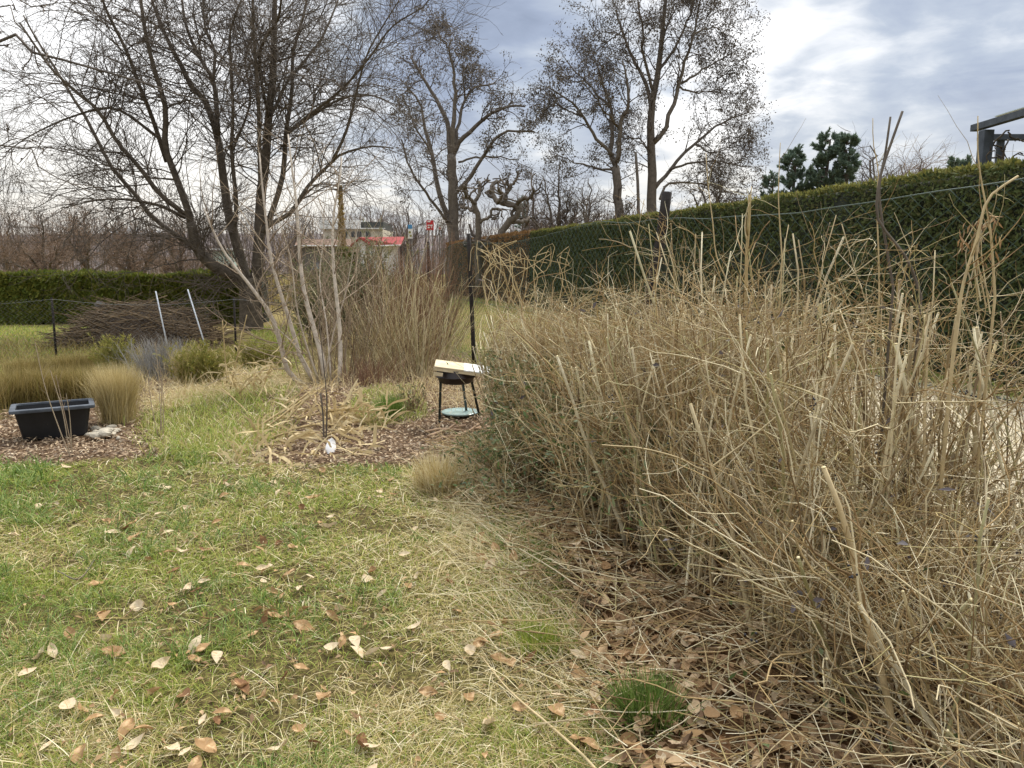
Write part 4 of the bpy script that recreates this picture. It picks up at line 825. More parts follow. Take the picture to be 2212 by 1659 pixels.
n = 30000; y = rng.uniform(-1, 40, n); x = np.where(rng.random(n) < .5, XW(y)+rng.uniform(-.1, .85, n), XH(y)-rng.uniform(0, 1.2, n)); x = np.where(y > 14.4+rng.normal(0, .4, n), XW(y)+rng.random(n)*(XH(y)-XW(y)), x); m = MB()
m.blades(np.stack([x, y, gz(x, y)], 1), rng.uniform(0, 6.28, n), rng.uniform(.05, .16, n), np.full(n, .007), rng.uniform(.4, 1.4, n), rng.uniform(.1, .6, n)); kind(m.build('path_edge_grass', M['grass']), 'stuff')
BEDS = [(230, 800), (330, 745), (480, 760), (640, 780), (900, 760), (1060, 790), (1090, 900), (900, 880), (760, 850), (520, 860), (330, 900), (250, 880)]
q = rng.random((16000, 2))*[900, 180]+[220, 735]; q = q[inside(BEDS, q[:, 0]+rng.normal(0, 20, len(q)), q[:, 1]+rng.normal(0, 8, len(q)))][:5200]
pos = np.array([G(a, b_) for a, b_ in q]); pos[:, 2] = gz(pos[:, 0], pos[:, 1]); n = len(pos); m = MB(); m.blades(pos, rng.uniform(0, 6.28, n), rng.uniform(.1, .42, n), rng.uniform(.004, .008, n), rng.uniform(.0, 1.4, n), rng.uniform(.0, .4, n)); kind(m.build('dead_stalks', M['husk']), 'stuff')
q = rng.random((9000, 2))*[560, 60]+[-120, 745]; q = q[:5200]
pos = np.array([G(a, b_) for a, b_ in q]); pos[:, 2] = gz(pos[:, 0], pos[:, 1]); n = len(pos); m = MB(); m.blades(pos, rng.uniform(0, 6.28, n), rng.uniform(.1, .38, n), rng.uniform(.005, .01, n), rng.uniform(.3, 1.5, n), rng.uniform(.0, .4, n)); kind(m.build('dead_bed_growth', M['ornament']), 'stuff')
# straw mound, flattened hay
q = rng.random((30000, 2))*[360, 90]+[310, 800]; q = q[inside(STRAWM, q[:, 0]+rng.normal(0, 12, len(q)), q[:, 1]+rng.normal(0, 6, len(q)))][:7000]
pos = np.array([G(a, b_) for a, b_ in q]); pos[:, 2] = gz(pos[:, 0], pos[:, 1]); n = len(pos); m = MB(); m.blades(pos, rng.uniform(0, 6.28, n), rng.uniform(.12, .35, n), rng.uniform(.003, .006, n), rng.uniform(-.1, .6, n), rng.uniform(.05, .4, n)); kind(m.build('hay', M['straw']), 'stuff')
n = 2300; y = 2.5+rng.random(n)*3.0; x = XF(y)+rng.normal(-.10, .15, n); m = MB(); az = np.where(rng.random(n) < .6, rng.normal(2.6, .6, n), rng.uniform(0, 6.28, n))
m.blades(np.stack([x, y, gz(x, y)+.01], 1), az, rng.uniform(.10, .32, n), rng.uniform(.0018, .0034, n), rng.uniform(-.05, .6, n), rng.uniform(.05, .35, n)); kind(m.build('flattened_hay', M['straw']), 'stuff')

# ------------------------------------------------------------------ wood chips, litter, twigs on the ground (uncountable)
def flakes(name, mt, polys, n, L, Wr, seed=0, tilt=.35, zmax=.03):
    allq = []
    us = np.concatenate([[p[0] for p in pl_] for pl_ in polys]); vs = np.concatenate([[p[1] for p in pl_] for pl_ in polys])
    w0, w1 = G(us.min(), vs.min())[1], G(0, min(vs.max(), 1800))[1]
    y = rng.uniform(w1, w0, n*8); x = rng.uniform(-1, 1, n*8)*.85*y; u, v = UV(x, y); u = u+rng.normal(0, 14, len(u)); v = v+rng.normal(0, 6, len(v))
    k = np.zeros(len(u), bool)
    for pl_ in polys: k |= inside(pl_, u, v)
    x, y = x[k][:n], y[k][:n]; n = len(x); a = rng.uniform(0, 6.28, n); d = np.stack([np.cos(a), np.sin(a), rng.normal(0, tilt, n)], 1); m = MB()
    m.cards(np.stack([x, y, gz(x, y)+rng.uniform(.004, zmax, n)], 1), d, nrm(np.stack([rng.normal(0, tilt, n), rng.normal(0, tilt, n), np.ones(n)], 1)), rng.uniform(*L, n), rng.uniform(*Wr, n), .15)
    return kind(m.build(name, M[mt]), 'stuff')
flakes('wood_chips', 'chips', [MULCH1, MULCH2, BED, CORN], 26000, (.02, .07), (.008, .022))
n = 3600; y = 1.5+rng.random(n)*5; w = np.abs(rng.normal(.25, .35, n))+.05*rng.normal(0, 1, n); x = XF(y)*(1-w)+XW(y)*w; a = rng.uniform(0, 6.28, n); P0 = np.stack([x, y, gz(x, y)+rng.uniform(.01, .16, n)*rng.random(n)], 1); d = nrm(np.stack([np.cos(a), np.sin(a), rng.normal(.05, .22, n)], 1)); L_ = rng.uniform(.1, .5, n); out = [P0]; p = P0
for k in range(4): p = p+d*(L_/4)[:, None]; out.append(p); d = nrm(d+rng.normal(0, .09, (n, 3)))
m = MB(); m.tubes(clampz(np.stack(out, 1)), rng.uniform(.0011, .0032, n)[:, None]*np.linspace(1, .7, 5)[None], 4); kind(m.build('fallen_twigs', M['tan2']), 'stuff')

# ------------------------------------------------------------------ fallen leaves on the lawn: one object each
def leaf_mesh(k, mt):
    r = np.random.default_rng(100+k); Lh, Wh = r.uniform(.055, .09), r.uniform(.015, .028); nu, nv = 7, 5; V = []
    curl, fold, tw, wav = r.uniform(-.6, 1.2), r.uniform(.1, .8), r.uniform(-.5, .5), r.uniform(0, .006)
    for i in range(nu):
        s = i/(nu-1); w = Wh*math.sin(math.pi*min(1, .03+s*.95))**.95*(1.15-.4*s)
        for j in range(nv):
            q = (j/(nv-1)-.5)*2; x = q*w*math.cos(fold*abs(q)*.8); z = abs(q)*w*math.sin(fold)*.8+curl*Lh*(s-.5)**2+tw*q*w*(s-.5)+wav*math.sin(9*s+3*q+k)
            V.append([x, (s-.5)*Lh, z+.004])
    Fs = [[i*nv+j, i*nv+j+1, (i+1)*nv+j+1, (i+1)*nv+j] for i in range(nu-1) for j in range(nv-1)]
    me = bpy.data.meshes.new('fallen_leaf'); me.from_pydata(V, [], Fs); me.update(); me.materials.append(M[mt])
    for p_ in me.polygons: p_.use_smooth = True
    return me
kinds = [('leafA', 'tan dry oval leaf lying on the lawn', 'tan fallen leaves on the lawn'), ('leafB', 'pale bleached dry leaf lying on the lawn', 'pale fallen leaves on the lawn'), ('leafC', 'dark brown dry leaf lying on the lawn', 'brown fallen leaves on the lawn')]
lib = [[leaf_mesh(k*7+j, kinds[k][0]) for j in range(6)] for k in range(3)]
spots = [(217, 1339), (617, 1483), (523, 1503), (250, 1425), (90, 1430), (115, 1425), (300, 1320), (370, 1322), (440, 1270), (455, 1260), (430, 1165), (630, 1175), (1010, 1085), (1035, 1175), (1015, 1415), (925, 1505), (805, 1250), (590, 1350), (545, 1390), (660, 1335), (735, 1335), (400, 1520), (250, 1520), (480, 1560), (60, 1470), (10, 1395), (175, 1550), (255, 1560), (300, 1625), (255, 1650), (370, 1640), (400, 1645), (465, 1580), (440, 1575), (680, 1620), (805, 1630), (1125, 1540), (990, 1570), (1010, 1520), (950, 1560), (1240, 1455), (1290, 1490), (1255, 1470), (1220, 1200), (1340, 1180), (1130, 1250), (1185, 1265), (720, 1415), (490, 1055), (820, 1085), (940, 1090), (880, 1280), (710, 1150), (270, 1150)]
sp_ = [(G(a, b_)[0], G(a, b_)[1]) for a, b_ in spots]
while len(sp_) < 296:
    y = 1.75+rng.random()**1.5*4.6; x = rng.uniform(-.72, .5)*y; u, v = UV(x, y)
    near_edge = x-XF(y)
    if v < 1020 or near_edge > .35: continue
    dens = .35+.65*float(vnoise(np.array(x), np.array(y), 1.3, 61, 2) > .5)+(.8 if near_edge > -.25 else 0)
    if rng.random() < dens*.8: sp_.append((x, y))
for k, (x, y) in enumerate(sp_):
    kd = rng.choice(3, p=[.48, .36, .16]); o = bpy.data.objects.new('fallen_leaf', lib[kd][rng.integers(6)]); C.objects.link(o)
    s = rng.uniform(.75, 1.25); o.scale = (s, s, s); o.location = (x, y, float(gz(x, y))+.028); o.rotation_euler = (rng.normal(0, .4), rng.normal(0, .4), rng.uniform(0, 6.28))
    tag(o, kinds[kd][1], 'leaf', kinds[kd][2])

def leafheap(name, x, y, zr, sc_, tilt, mts):
    """many curled leaves in one uncountable layer"""
    for mi, mt in enumerate(mts):
        m = MB(); sel = np.where(rng.integers(0, len(mts), len(x)) == mi)[0]; per = np.array_split(sel, 12)
        for q_, ids in enumerate(per):
            lm_ = lib[q_ % 3][q_//3 % 6]; V0 = np.array([v_.co[:] for v_ in lm_.vertices]); F0 = np.array([p_.vertices[:] for p_ in lm_.polygons]); k = len(ids)
            az = rng.uniform(0, 6.28, k); N_ = nrm(np.stack([rng.normal(0, tilt, k), rng.normal(0, tilt, k), np.ones(k)], 1)); D_ = nrm(np.cross(N_, np.stack([np.cos(az), np.sin(az), 0*az], 1))); B_ = np.cross(D_, N_); s_ = rng.uniform(*sc_, k)[:, None]
            P0 = np.stack([x[ids], y[ids], gz(x[ids], y[ids])+zr*rng.random(k)+.008], 1); fl_ = np.where(rng.random(k) < .5, 1, -1)[:, None]
            V = P0[:, None]+s_[:, None]*(V0[None, :, 0:1]*B_[:, None]+V0[None, :, 1:2]*D_[:, None]+(V0[None, :, 2:3]*fl_[:, None])*N_[:, None])
            m.add(V, (np.arange(k)[:, None, None]*len(V0)+F0[None]).reshape(-1, 4))
        kind(m.build(name, M[mt]), 'stuff')
n = 16000; y = rng.uniform(1.35, 6.5, n); w = rng.uniform(-.2, 1.1, n)**1; x = XF(y)*(1-w)+XW(y)*w; u, v = UV(x, y); k = inside(LITTER, u+rng.normal(0, 18, n), v+rng.normal(0, 10, n)) & (rng.random(n) < np.where(w < .35, 1., .45)); x, y = x[k][:3800], y[k][:3800]
leafheap('leaf_litter', x, y, .05, (.6, 1.15), .45, ['litter', 'litter_pale'])
n = 1700; y = 1.7+rng.random(n)**1.3*4.6; x = rng.uniform(-.75, .3, n)*y; u, v = UV(x, y); k = (v > 1015) & (x < XF(y)+.2) & (vnoise(x, y, 1.3, 61, 2) > .42); x, y = x[k], y[k]; n = len(x); a = rng.uniform(0, 6.28, n); m = MB()
m.cards(np.stack([x, y, gz(x, y)+rng.uniform(.006, .03, n)], 1), np.stack([np.cos(a), np.sin(a), rng.normal(0, .35, n)], 1), nrm(np.stack([rng.normal(0, .4, n), rng.normal(0, .4, n), np.ones(n)], 1)), rng.uniform(.015, .05, n), rng.uniform(.008, .02, n), .3)
kind(m.build('leaf_fragments', M['litter']), 'stuff')
# ------------------------------------------------------------------ black tub
c0, c1 = G(50, 956), G(188, 942); ex = nrm((c1-c0)*[1, 1, 0]); ey = np.array([-ex[1], ex[0], 0]); Lb = np.linalg.norm(c1-c0); Wb = .28; Hh = .31
o = thing('mortar_tub', 'black rectangular plastic tub standing on the wood chips', 'tub', (*((c0+c1)/2+ey*Wb/2)[:2], 0)); ctr = ROOT[o.name]
def rrect(l, w, z, r=.03, n=5):
    pts = []
    for (sx, sy, a0) in ((1, -1, -90), (1, 1, 0), (-1, 1, 90), (-1, -1, 180)):
        for k in range(n):
            a = math.radians(a0+90*k/(n-1)); pts.append(ctr+ex*(sx*(l/2-r)+r*math.cos(a))+ey*(sy*(w/2-r)+r*math.sin(a))+[0, 0, z])
    return pts
def loft(mb, rings, close=True):
    n = len(rings[0]); V = np.concatenate(rings); Fq = [[k*n+j, k*n+(j+1) % n, (k+1)*n+(j+1) % n, (k+1)*n+j] for k in range(len(rings)-1) for j in range(n)]
    mb.add(V, Fq); 
    if close: mb.add(rings[-1], [list(range(n))])
m = MB(); loft(m, [rrect(Lb, Wb, .012), rrect(Lb+.10, Wb+.09, Hh-.012)], False); m.add(rrect(Lb, Wb, .012), [list(range(20))[::-1]])
loft(m, [rrect(Lb+.085, Wb+.075, Hh-.012), rrect(Lb-.015, Wb-.015, .03)]); m.build('body', M['black'], o)
m = MB(); loft(m, [rrect(Lb+.10, Wb+.09, Hh-.035), rrect(Lb+.17, Wb+.16, Hh-.03), rrect(Lb+.172, Wb+.162, Hh), rrect(Lb+.08, Wb+.07, Hh+.004), rrect(Lb+.078, Wb+.068, Hh-.014)], False); m.build('rim', M['rim'], o, bevel=.003)
m = MB(); loft(m, [rrect(Lb+.03, Wb+.025, .13, .045), rrect(Lb*.6, Wb*.6, .15, .045)]); fl = m.build('tub_soil', M['soil'], None, loc=ctr); tag(fl, 'dark soil and debris inside the black tub', 'soil')
m = MB(); n = 160; pos = ctr+ex*rng.uniform(-Lb*.45, Lb*.45, (n, 1))+ey*rng.uniform(-Wb*.4, Wb*.4, (n, 1))+[0, 0, .152]; m.cards(pos+rng.normal(0, .004, (n, 3)), randdir(n, .2), np.tile([0, 0, 1.], (n, 1)), rng.uniform(.02, .09, n), rng.uniform(.004, .02, n)); kind(m.build('tub_debris', M['chips']), 'stuff')

# ------------------------------------------------------------------ bird feeder stand
FY = 7.55
fb = np.array([W(992, 870, FY)[0], FY, 0])
o = thing('plant_stand', 'dark three legged metal stand carrying a bowl in the wood chips', 'stand', fb)
for (ut, vt, ub, vb, dy) in ((952, 822, 949, 910, -.10), (999, 820, 1008, 892, .16), (1018, 820, 1036, 900, -.02)):
    a = W(ut, vt, FY+dy*.7); c = G(ub, vb); c[2] = gz(c[0], c[1]); ax_ = nrm(a-c); m = MB(); side = nrm(np.cross(ax_, [0, 1, 0])); fr = np.cross(side, ax_)
    m.box((a+c)/2, [.026, .008, np.linalg.norm(a-c)], [side, fr, ax_]); m.build('leg', M['legm'], o, False, bevel=.002)
bc = W(985, 812, FY); th = np.linspace(0, 2*math.pi, 33)[:-1]
m = MB(); m.tubes(np.stack([bc[0]+.15*np.cos(np.linspace(0, 6.2832, 33)), bc[1]+.15*np.sin(np.linspace(0, 6.2832, 33)), np.full(33, W(985, 825, FY)[2])], 1)[None], np.full((1, 33), .006), 5); m.build('ring', M['legm'], o)
lowz = W(985, 900, FY)[2]
ob_ = thing('bowl', 'round dark brown bowl sitting on the metal stand under the tilted board', 'bowl', (bc[0], bc[1], W(985, 828, FY)[2]))
rings = []; zb = W(985, 827, FY)[2]
for (r, z) in ((.145, 0), (.175, .02), (.19, .06), (.197, .064), (.197, .074), (.192, .078), (.205, .145), (.2, .15), (.185, .07), (.14, .015)):
    rings.append(np.stack([bc[0]+r*np.cos(th), bc[1]+r*np.sin(th), np.full(32, zb+z)], 1))
m = MB(); loft(m, rings); m.add(rings[0], [list(range(32))[::-1]]); m.build('body', M['bowl'], ob_)
m = MB(); m.tubes(np.stack([bc[0]+.2*np.cos(np.linspace(0, 6.2832, 33)), bc[1]+.2*np.sin(np.linspace(0, 6.2832, 33)), np.full(33, zb+.069)], 1)[None], np.full((1, 33), .005), 5); m.build('band', M['bowl'], ob_)
# tilted board roof
bl = W(937, 791, FY-.22); brr = W(1063, 807.5, FY-.18); ex2 = nrm(brr-bl); bk = W(921, 774, FY+.22); ey2 = bk-bl; ey2 = nrm(ey2-ex2*np.dot(ey2, ex2)); en = np.cross(ex2, ey2); 
if en[2] < 0: en = -en
Lx = np.linalg.norm(brr-bl); Ly = .46; cc = bl+ex2*Lx/2+ey2*Ly/2
ob_ = thing('feeder_board', 'tilted pale wooden board lying on the bowl as a cover', 'board', cc)
m = MB(); m.box(cc-en*.006+ex2*(-Lx*.24), [Lx*.5, Ly, .014], [ex2, ey2, en]); m.build('left_panel', M['board'], ob_, False, bevel=.002)
m = MB(); m.box(cc-en*.006+ex2*(Lx*.255), [Lx*.485, Ly, .014], [ex2, ey2, en]); m.build('right_panel', M['whiteboard'], ob_, False, bevel=.002)
for sgn, nm in ((-1, 'front_batten'), (1, 'rear_batten')):
    m = MB(); m.box(cc+ey2*(sgn*(Ly/2-.02))-en*.029, [Lx, .034, .03], [ex2, ey2, en]); m.build(nm, M['board'], ob_, False, bevel=.002)
m = MB(); m.box(bl+ex2*.02+ey2*Ly/2-en*.037, [.034, Ly-.08, .04], [ex2, ey2, en]); m.build('end_batten', M['board'], ob_, False, bevel=.002)
m = MB(); m.box(bl+ex2*.055+ey2*.02-en*.077, [.09, .036, .036], [ex2, ey2, en]); m.build('corner_block', M['board'], ob_, False, bevel=.002)
# shallow dish
dc = G(994, 897); m = MB(); rings = []
for (r, z) in ((.13, .012), (.2, .03), (.207, .045), (.2, .05), (.16, .04), (.08, .034)):
    rings.append(np.stack([dc[0]+r*np.cos(th), dc[1]+r*np.sin(th), np.full(32, gz(dc[0], dc[1])+z)], 1))
loft(m, rings); m.add(rings[0], [list(range(32))[::-1]]); tag(m.build('water_dish', M['glass'], loc=dc), 'shallow pale green glass dish on the ground between the stand legs', 'dish')
# cut branches in front of it
for k, (a, c, r, lab) in enumerate([((925, 945), (1005, 925), .017, 'thick cut branch slanting in front of the glass dish'), ((918, 935), (985, 933), .014, 'cut branch lying left end under the slanting one'), ((985, 945), (1040, 930), .016, 'forked cut branch lying right of the dish front'), ((1020, 932), (1095, 933), .013, 'straight cut branch running right into the privet'), ((935, 952), (1000, 946), .009, 'thin cut stick nearest the lawn before the dish'), ((960, 930), (1015, 938), .011, 'short cut stick crossing under the branch pile')]):
    p0, p1 = G(*a), G(*c); p0[2] = r+gz(p0[0], p0[1])+.006; p1[2] = r+.02+gz(p1[0], p1[1]); md = (p0+p1)/2+[rng.normal(0, .015), rng.normal(0, .02), .012]
    m = MB(); m.tube([p0, md, p1], [r, r*.9, r*.75], 8, 9)
    if k in (0, 2): m.tube([md, md+[.05, .04, .03], md+[.09, .1, .05]], [r*.7, r*.5], 7, 6)
    tag(m.build('cut_branch', M['log'], loc=p0*[1, 1, 0]), lab, 'branch', 'cut branches before the glass dish')

# ------------------------------------------------------------------ corn heap
def stalk(label, a, c, Ya, Yc, r, nleaf, bendz=0., group='dry corn stalks in the heap'):
    p0 = W(*a, Ya); p1 = W(*c, Yc); p0[2] = max(p0[2], .01); p1[2] = max(p1[2], .02); md = (p0+p1)/2+[0, 0, bendz]
    o = thing('corn_stalk', label, 'corn stalk', (p0[0], p0[1], 0), group); P = resamp([p0, md, p1], 12); m = MB(); rr = np.full(12, r)*np.linspace(1.05, .7, 12); rr[::3] *= 1.18; m.tubes(P[None], rr[None], 7, True); m.build('stem', M['stalk'], o)
    if nleaf:
        m = MB(); q = rng.uniform(.25, 1, nleaf); pos, tan, _ = interp(P[None], rr[None], np.zeros(nleaf, int), q)
        husk(m, pos, tan); m.build('husk_leaves', M['husk'], o)
def husk(m, pos, tan, L=(.12, .32), w=(.014, .034)):
    n = len(pos); K = 7; d = nrm(tan*.8+rng.normal(0, .6, (n, 3))); sd = nrm(np.cross(d, rng.normal(0, 1, (n, 3)))); Ls = rng.uniform(*L, n); ws_ = rng.uniform(*w, n); p = pos.copy(); rows = []
    for k in range(K):
        s = k/(K-1); wk = ws_*math.sin(math.pi*(.12+.85*s))**.7; rows += [p-sd*wk[:, None]/2, p+sd*wk[:, None]/2]
        p = p+d*(Ls/(K-1))[:, None]; d = nrm(d+rng.normal(0, .16, (n, 3))+[0, 0, -.13]); sd = nrm(sd+rng.normal(0, .25, (n, 3))); p[:, 2] = np.maximum(p[:, 2], gz(p[:, 0], p[:, 1])+.006)
    V = np.stack(rows, 1).reshape(-1, 3); i = np.arange(n)[:, None]*2*K
    m.add(V, np.concatenate([i+np.array([[2*k, 2*k+1, 2*k+3, 2*k+2]]) for k in range(K-1)]))
hp = 7.3
SL = 'dry corn stalk '
for (a, c, Ya, Yc, r, nl, lab) in [
 ((545, 955), (680, 840), 7.1, 7.6, .011, 6, 'long dry corn stalk slanting up right at the left of the heap'), ((560, 965), (672, 850), 7.0, 7.5, .010, 5, 'dry corn stalk lying just below the longest slanting one'), ((600, 950), (710, 828), 7.1, 7.6, .009, 4, 'dark dry stalk crossing over the heap toward the sapling foot'),
 ((610, 1000), (700, 975), 6.6, 6.7, .012, 3, 'dry corn stalk lying flat by the white paper'), ((455, 1010), (600, 965), 6.5, 6.8, .011, 4, 'dry corn stalk lying flat along the lawn edge'), ((500, 1020), (640, 1000), 6.4, 6.5, .010, 3, 'lowest dry corn stalk at the front of the heap'),
 ((620, 930), (760, 925), 7.1, 7.2, .012, 5, 'dry corn stalk lying level through the middle of the heap'), ((640, 905), (775, 880), 7.3, 7.5, .011, 6, 'dry corn stalk with ruffled husks at the heap top right'), ((490, 828), (480, 692), 8.6, 8.6, .008, 3, 'upright broken corn stalk left of the heap'),
 ((497, 840), (533, 680), 8.5, 8.5, .007, 3, 'upright corn stalk with a bent pale top leaf'), ((515, 850), (595, 770), 8.4, 8.6, .008, 4, 'leaning corn stalk right of the upright pair'), ((480, 840), (540, 900), 8.4, 7.8, .009, 4, 'corn stalk leaning down from the upright pair'),
 ((560, 830), (640, 740), 8.5, 8.7, .006, 3, 'thin corn stalk leaning right before the heath bush'), ((690, 980), (790, 945), 6.8, 7.1, .010, 3, 'dry corn stalk right of the white paper'), ((570, 985), (690, 940), 6.7, 6.9, .010, 4, 'dry corn stalk beneath the slanting stalks, left of the paper')]:
    stalk(lab, a, c, Ya, Yc, r, nl, rng.uniform(-.01, .05))
q = rng.random((1200, 2))*[380, 190]+[440, 830]; q = q[inside(CORN, q[:, 0], q[:, 1])][:380]
pos = np.array([G(a, b_) for a, b_ in q]); mound = .16*np.exp(-(((q[:, 0]-680)/110)**2+((q[:, 1]-935)/50)**2)); pos[:, 2] = gz(pos[:, 0], pos[:, 1])+rng.random(len(pos))*mound+.01
m = MB(); husk(m, pos, nrm(np.stack([rng.normal(0, 1, len(pos)), rng.normal(0, .6, len(pos)), rng.normal(.15, .3, len(pos))], 1)), (.12, .34), (.012, .036)); kind(m.build('corn_husks', M['husk']), 'stuff')
q = rng.random((500, 2))*[150, 90]+[690, 840]; pos = np.array([W(a, b_+30, 7.4) for a, b_ in q[:90]]); pos[:, 2] = np.maximum(pos[:, 2], .02); m = MB(); husk(m, pos, nrm(rng.normal(0, 1, (90, 3))+[1.2, 0, .3]), (.15, .38), (.02, .042))
tag(m.build('husk_bundle', M['husk'], loc=(W(740, 900, 7.4)[0], 7.4, 0)), 'ruffled bundle of wide pale corn husks at the right of the heap', 'husk bundle')
q = rng.random((60, 2))*[120, 60]+[470, 780]; pos = np.array([W(a, b_, 8.4) for a, b_ in q]); m = MB(); husk(m, pos, nrm(rng.normal(0, .6, (60, 3))+[.8, 0, -.2]), (.15, .35), (.012, .028))
tag(m.build('husk_bundle', M['husk'], loc=(W(530, 820, 8.4)[0], 8.4, 0)), 'hanging pale corn leaves round the upright broken stalks', 'husk bundle')
# white paper scrap
c_ = G(713, 980); m = MB(); V = []; 
for i in range(6):
    for j in range(6):
        s, q_ = i/5-.5, j/5-.5; V.append([c_[0]+s*.085*(1-.5*abs(q_+.2)), c_[1]+.03*math.sin(3*q_+2*s)+.035*s*s*4+.02*q_, .012+(q_+.5)*.12*(1-.4*abs(s))+.008*math.sin(7*s)])
m.add(V, [[i*6+j, i*6+j+1, (i+1)*6+j+1, (i+1)*6+j] for i in range(5) for j in range(5)]); tag(m.build('paper_scrap', M['paper'], loc=c_), 'crumpled white paper scrap leaning at the front of the corn heap', 'paper scrap')
# thin dark stem in the corn heap (young tree)
L = [limb([(700, 985), (699, 930), (697, 890), (692, 850)], 6.75, .011, .007, 0, 14), limb([(702, 985), (706, 900), (705, 850), (700, 800), (690, 700), (688, 640)], 6.75, .009, .002, 0, 14)]
tree('young_tree', 'slim brown young tree standing by the white paper in the corn heap', W(700, 985, 6.75), L, 'greybark', 'paletwig', [dict(n=7, t=(.3, 1), L=(.12, .5), ang=(25, 60), K=6, rr=.5, rmin=.0018, up=.05, S=4)], cat='sapling')
# dry weed stems by the tub
def weed(label, stems, Y, r=.0045):
    o = thing('dry_weed', label, 'dry weed', (W(*stems[0][0], Y)[0], Y, 0), 'dry leafless weed stems'); m = MB()
    for st in stems:
        p, rr = limb(st, Y, r, r*.6, rng.uniform(-.1, .1), 10); p[:, 2] -= min(0, p[0, 2]) if p[0, 2] < 0 else p[0, 2]*np.linspace(1, 0, 10); m.tubes(p[None], rr[None], 5)
        q, rq = spawn(p[None], rr[None], 3, (.5, 1), (.05, .15), (20, 50), 5, .5, .0014); m.tubes(q, rq, 4)
    m.build('stems', M['paletwig'], o)
weed('dry weed stems leaning left in front of the black tub', [[(150, 985), (118, 900), (95, 830), (75, 740)], [(158, 985), (140, 900), (120, 810)], [(150, 980), (135, 890), (108, 800)], [(155, 983), (150, 900), (142, 850)]], 6.15)
weed('bundle of upright dry stems right of the pale grass tuft', [[(350, 935), (345, 870), (340, 790), (335, 740)], [(345, 932), (348, 840), (344, 780)], [(340, 930), (325, 860), (318, 800)], [(352, 935), (352, 880), (350, 820)]], 6.9)
# long twig on the lawn
p = np.array([G(1040, 1435), G(1100, 1510), G(1190, 1590), G(1260, 1655), G(1300, 1700)]); p[:, 2] = gz(p[:, 0], p[:, 1])+.045; m = MB(); m.tube(p, [.0022, .004, .0055], 6, 16)
q, rq = spawn(resamp(p, 14)[None], np.full((1, 14), .003), 4, (.1, .6), (.08, .25), (20, 50), 6, .6, .0015, up=0); m.tubes(q, rq, 4); tag(m.build('fallen_branch', M['tan'], loc=p[0]*[1, 1, 0]), 'long thin bare branch lying across the lawn in the foreground', 'branch')
p = np.array([G(125, 1245), G(170, 1262), G(205, 1220)]); p[:, 2] = gz(p[:, 0], p[:, 1])+.04; m = MB(); m.tube(p, [.003, .004, .002], 6, 10); tag(m.build('fallen_branch', M['greybark'], loc=p[0]*[1, 1, 0]), 'grey angled twig lying in the green grass at left', 'branch')
# pale stones
GS = 'pale stones piled right of the tub'
rs_ = np.random.default_rng(5)
def rock(c_, s, lab, grp, zs=.6):
    nn, mm = 11, 8; th_ = np.arange(nn)*2*math.pi/nn; sx, sy, a0 = rs_.uniform(.8, 1.25), rs_.uniform(.55, .9), rs_.uniform(0, 3); rings = []
    for a in np.linspace(0, math.pi, mm):
        rad = s*np.sin(a)*(1+.16*np.sin(2*th_+a0+a)+.1*np.sin(3*th_+2*a0)); x, y = rad*np.cos(th_)*sx, rad*np.sin(th_)*sy
        rings.append(np.stack([c_[0]+x*math.cos(a0)-y*math.sin(a0), c_[1]+x*math.sin(a0)+y*math.cos(a0), np.full(nn, c_[2]+s*zs*.8+s*zs*np.cos(a))], 1)+rs_.normal(0, .05*s, (nn, 3))*math.sin(a))
    m = MB(); loft(m, rings, False); tag(m.build('stone', M['stone'], loc=c_, smooth=False), lab, 'stone', grp)
for k in range(26):
    u, v = 222+rs_.normal(0, 22), 941+rs_.normal(0, 7); rock(G(u, v)+[0, 0, .03*max(0, 1-abs(u-225)/30)], rs_.uniform(.025, .06), 'pale beige stone in the little pile by the tub', GS)
c_ = G(353, 812); m = MB(); m.box(c_+[0, 0, .06], [.14, .08, .11], [nrm(np.array([1, .2, .4])), nrm(np.array([-.2, 1, 0])), nrm(np.array([-.4, 0, 1]))]); tag(m.build('brick', M['brick'], loc=c_, smooth=False, bevel=.006), 'tilted red brick piece below the silver grey shrub', 'brick')
for (u, v, s, lab) in [(335, 812, .12, 'flat pale stone left of the tilted red brick'), (538, 760, .10, 'rounded pale orange stone before the big tree trunk')]:
    rock(G(u, v), s*.8, lab, None, .7)

# ------------------------------------------------------------------ brush pile, stakes, old wire fence on the left
c_ = G(315, 748); px_ = c_[1]/F; wd_ = 155*px_; ht = W(320, 652, c_[1])[2]; n = 1500
a = rng.uniform(-1, 1, n); prof = np.clip(1-np.abs(a)**3.2, 0, 1)*(.85+.3*vnoise(a*4, a*0, 1., 71, 2)); dpt = rng.uniform(-.7, .7, n); z = rng.random(n)*prof*ht*np.sqrt(1-dpt**2)
P0 = np.stack([c_[0]+a*wd_, c_[1]+dpt*1.0, z+.02], 1); lean_r = (a > .1) & (rng.random(n) < .55); az = rng.normal(0, .35, n)+np.where(rng.random(n) < .5, 0, math.pi); d = np.stack([np.cos(az), np.sin(az)*.6, rng.normal(0, .18, n)], 1)
d[lean_r] = np.stack([rng.normal(.35, .15, lean_r.sum()), rng.normal(0, .2, lean_r.sum()), -np.ones(lean_r.sum())], 1); d = nrm(d); L_ = rng.uniform(.4, 1.2, n); L_[lean_r] = np.minimum(L_[lean_r], z[lean_r]+.15); out = [P0-d*(L_*.35*(~lean_r))[:, None]]; p = out[0]
for k in range(4): p = p+d*(L_/4)[:, None]; out.append(p); d = nrm(d+rng.normal(0, .12, (n, 3)))
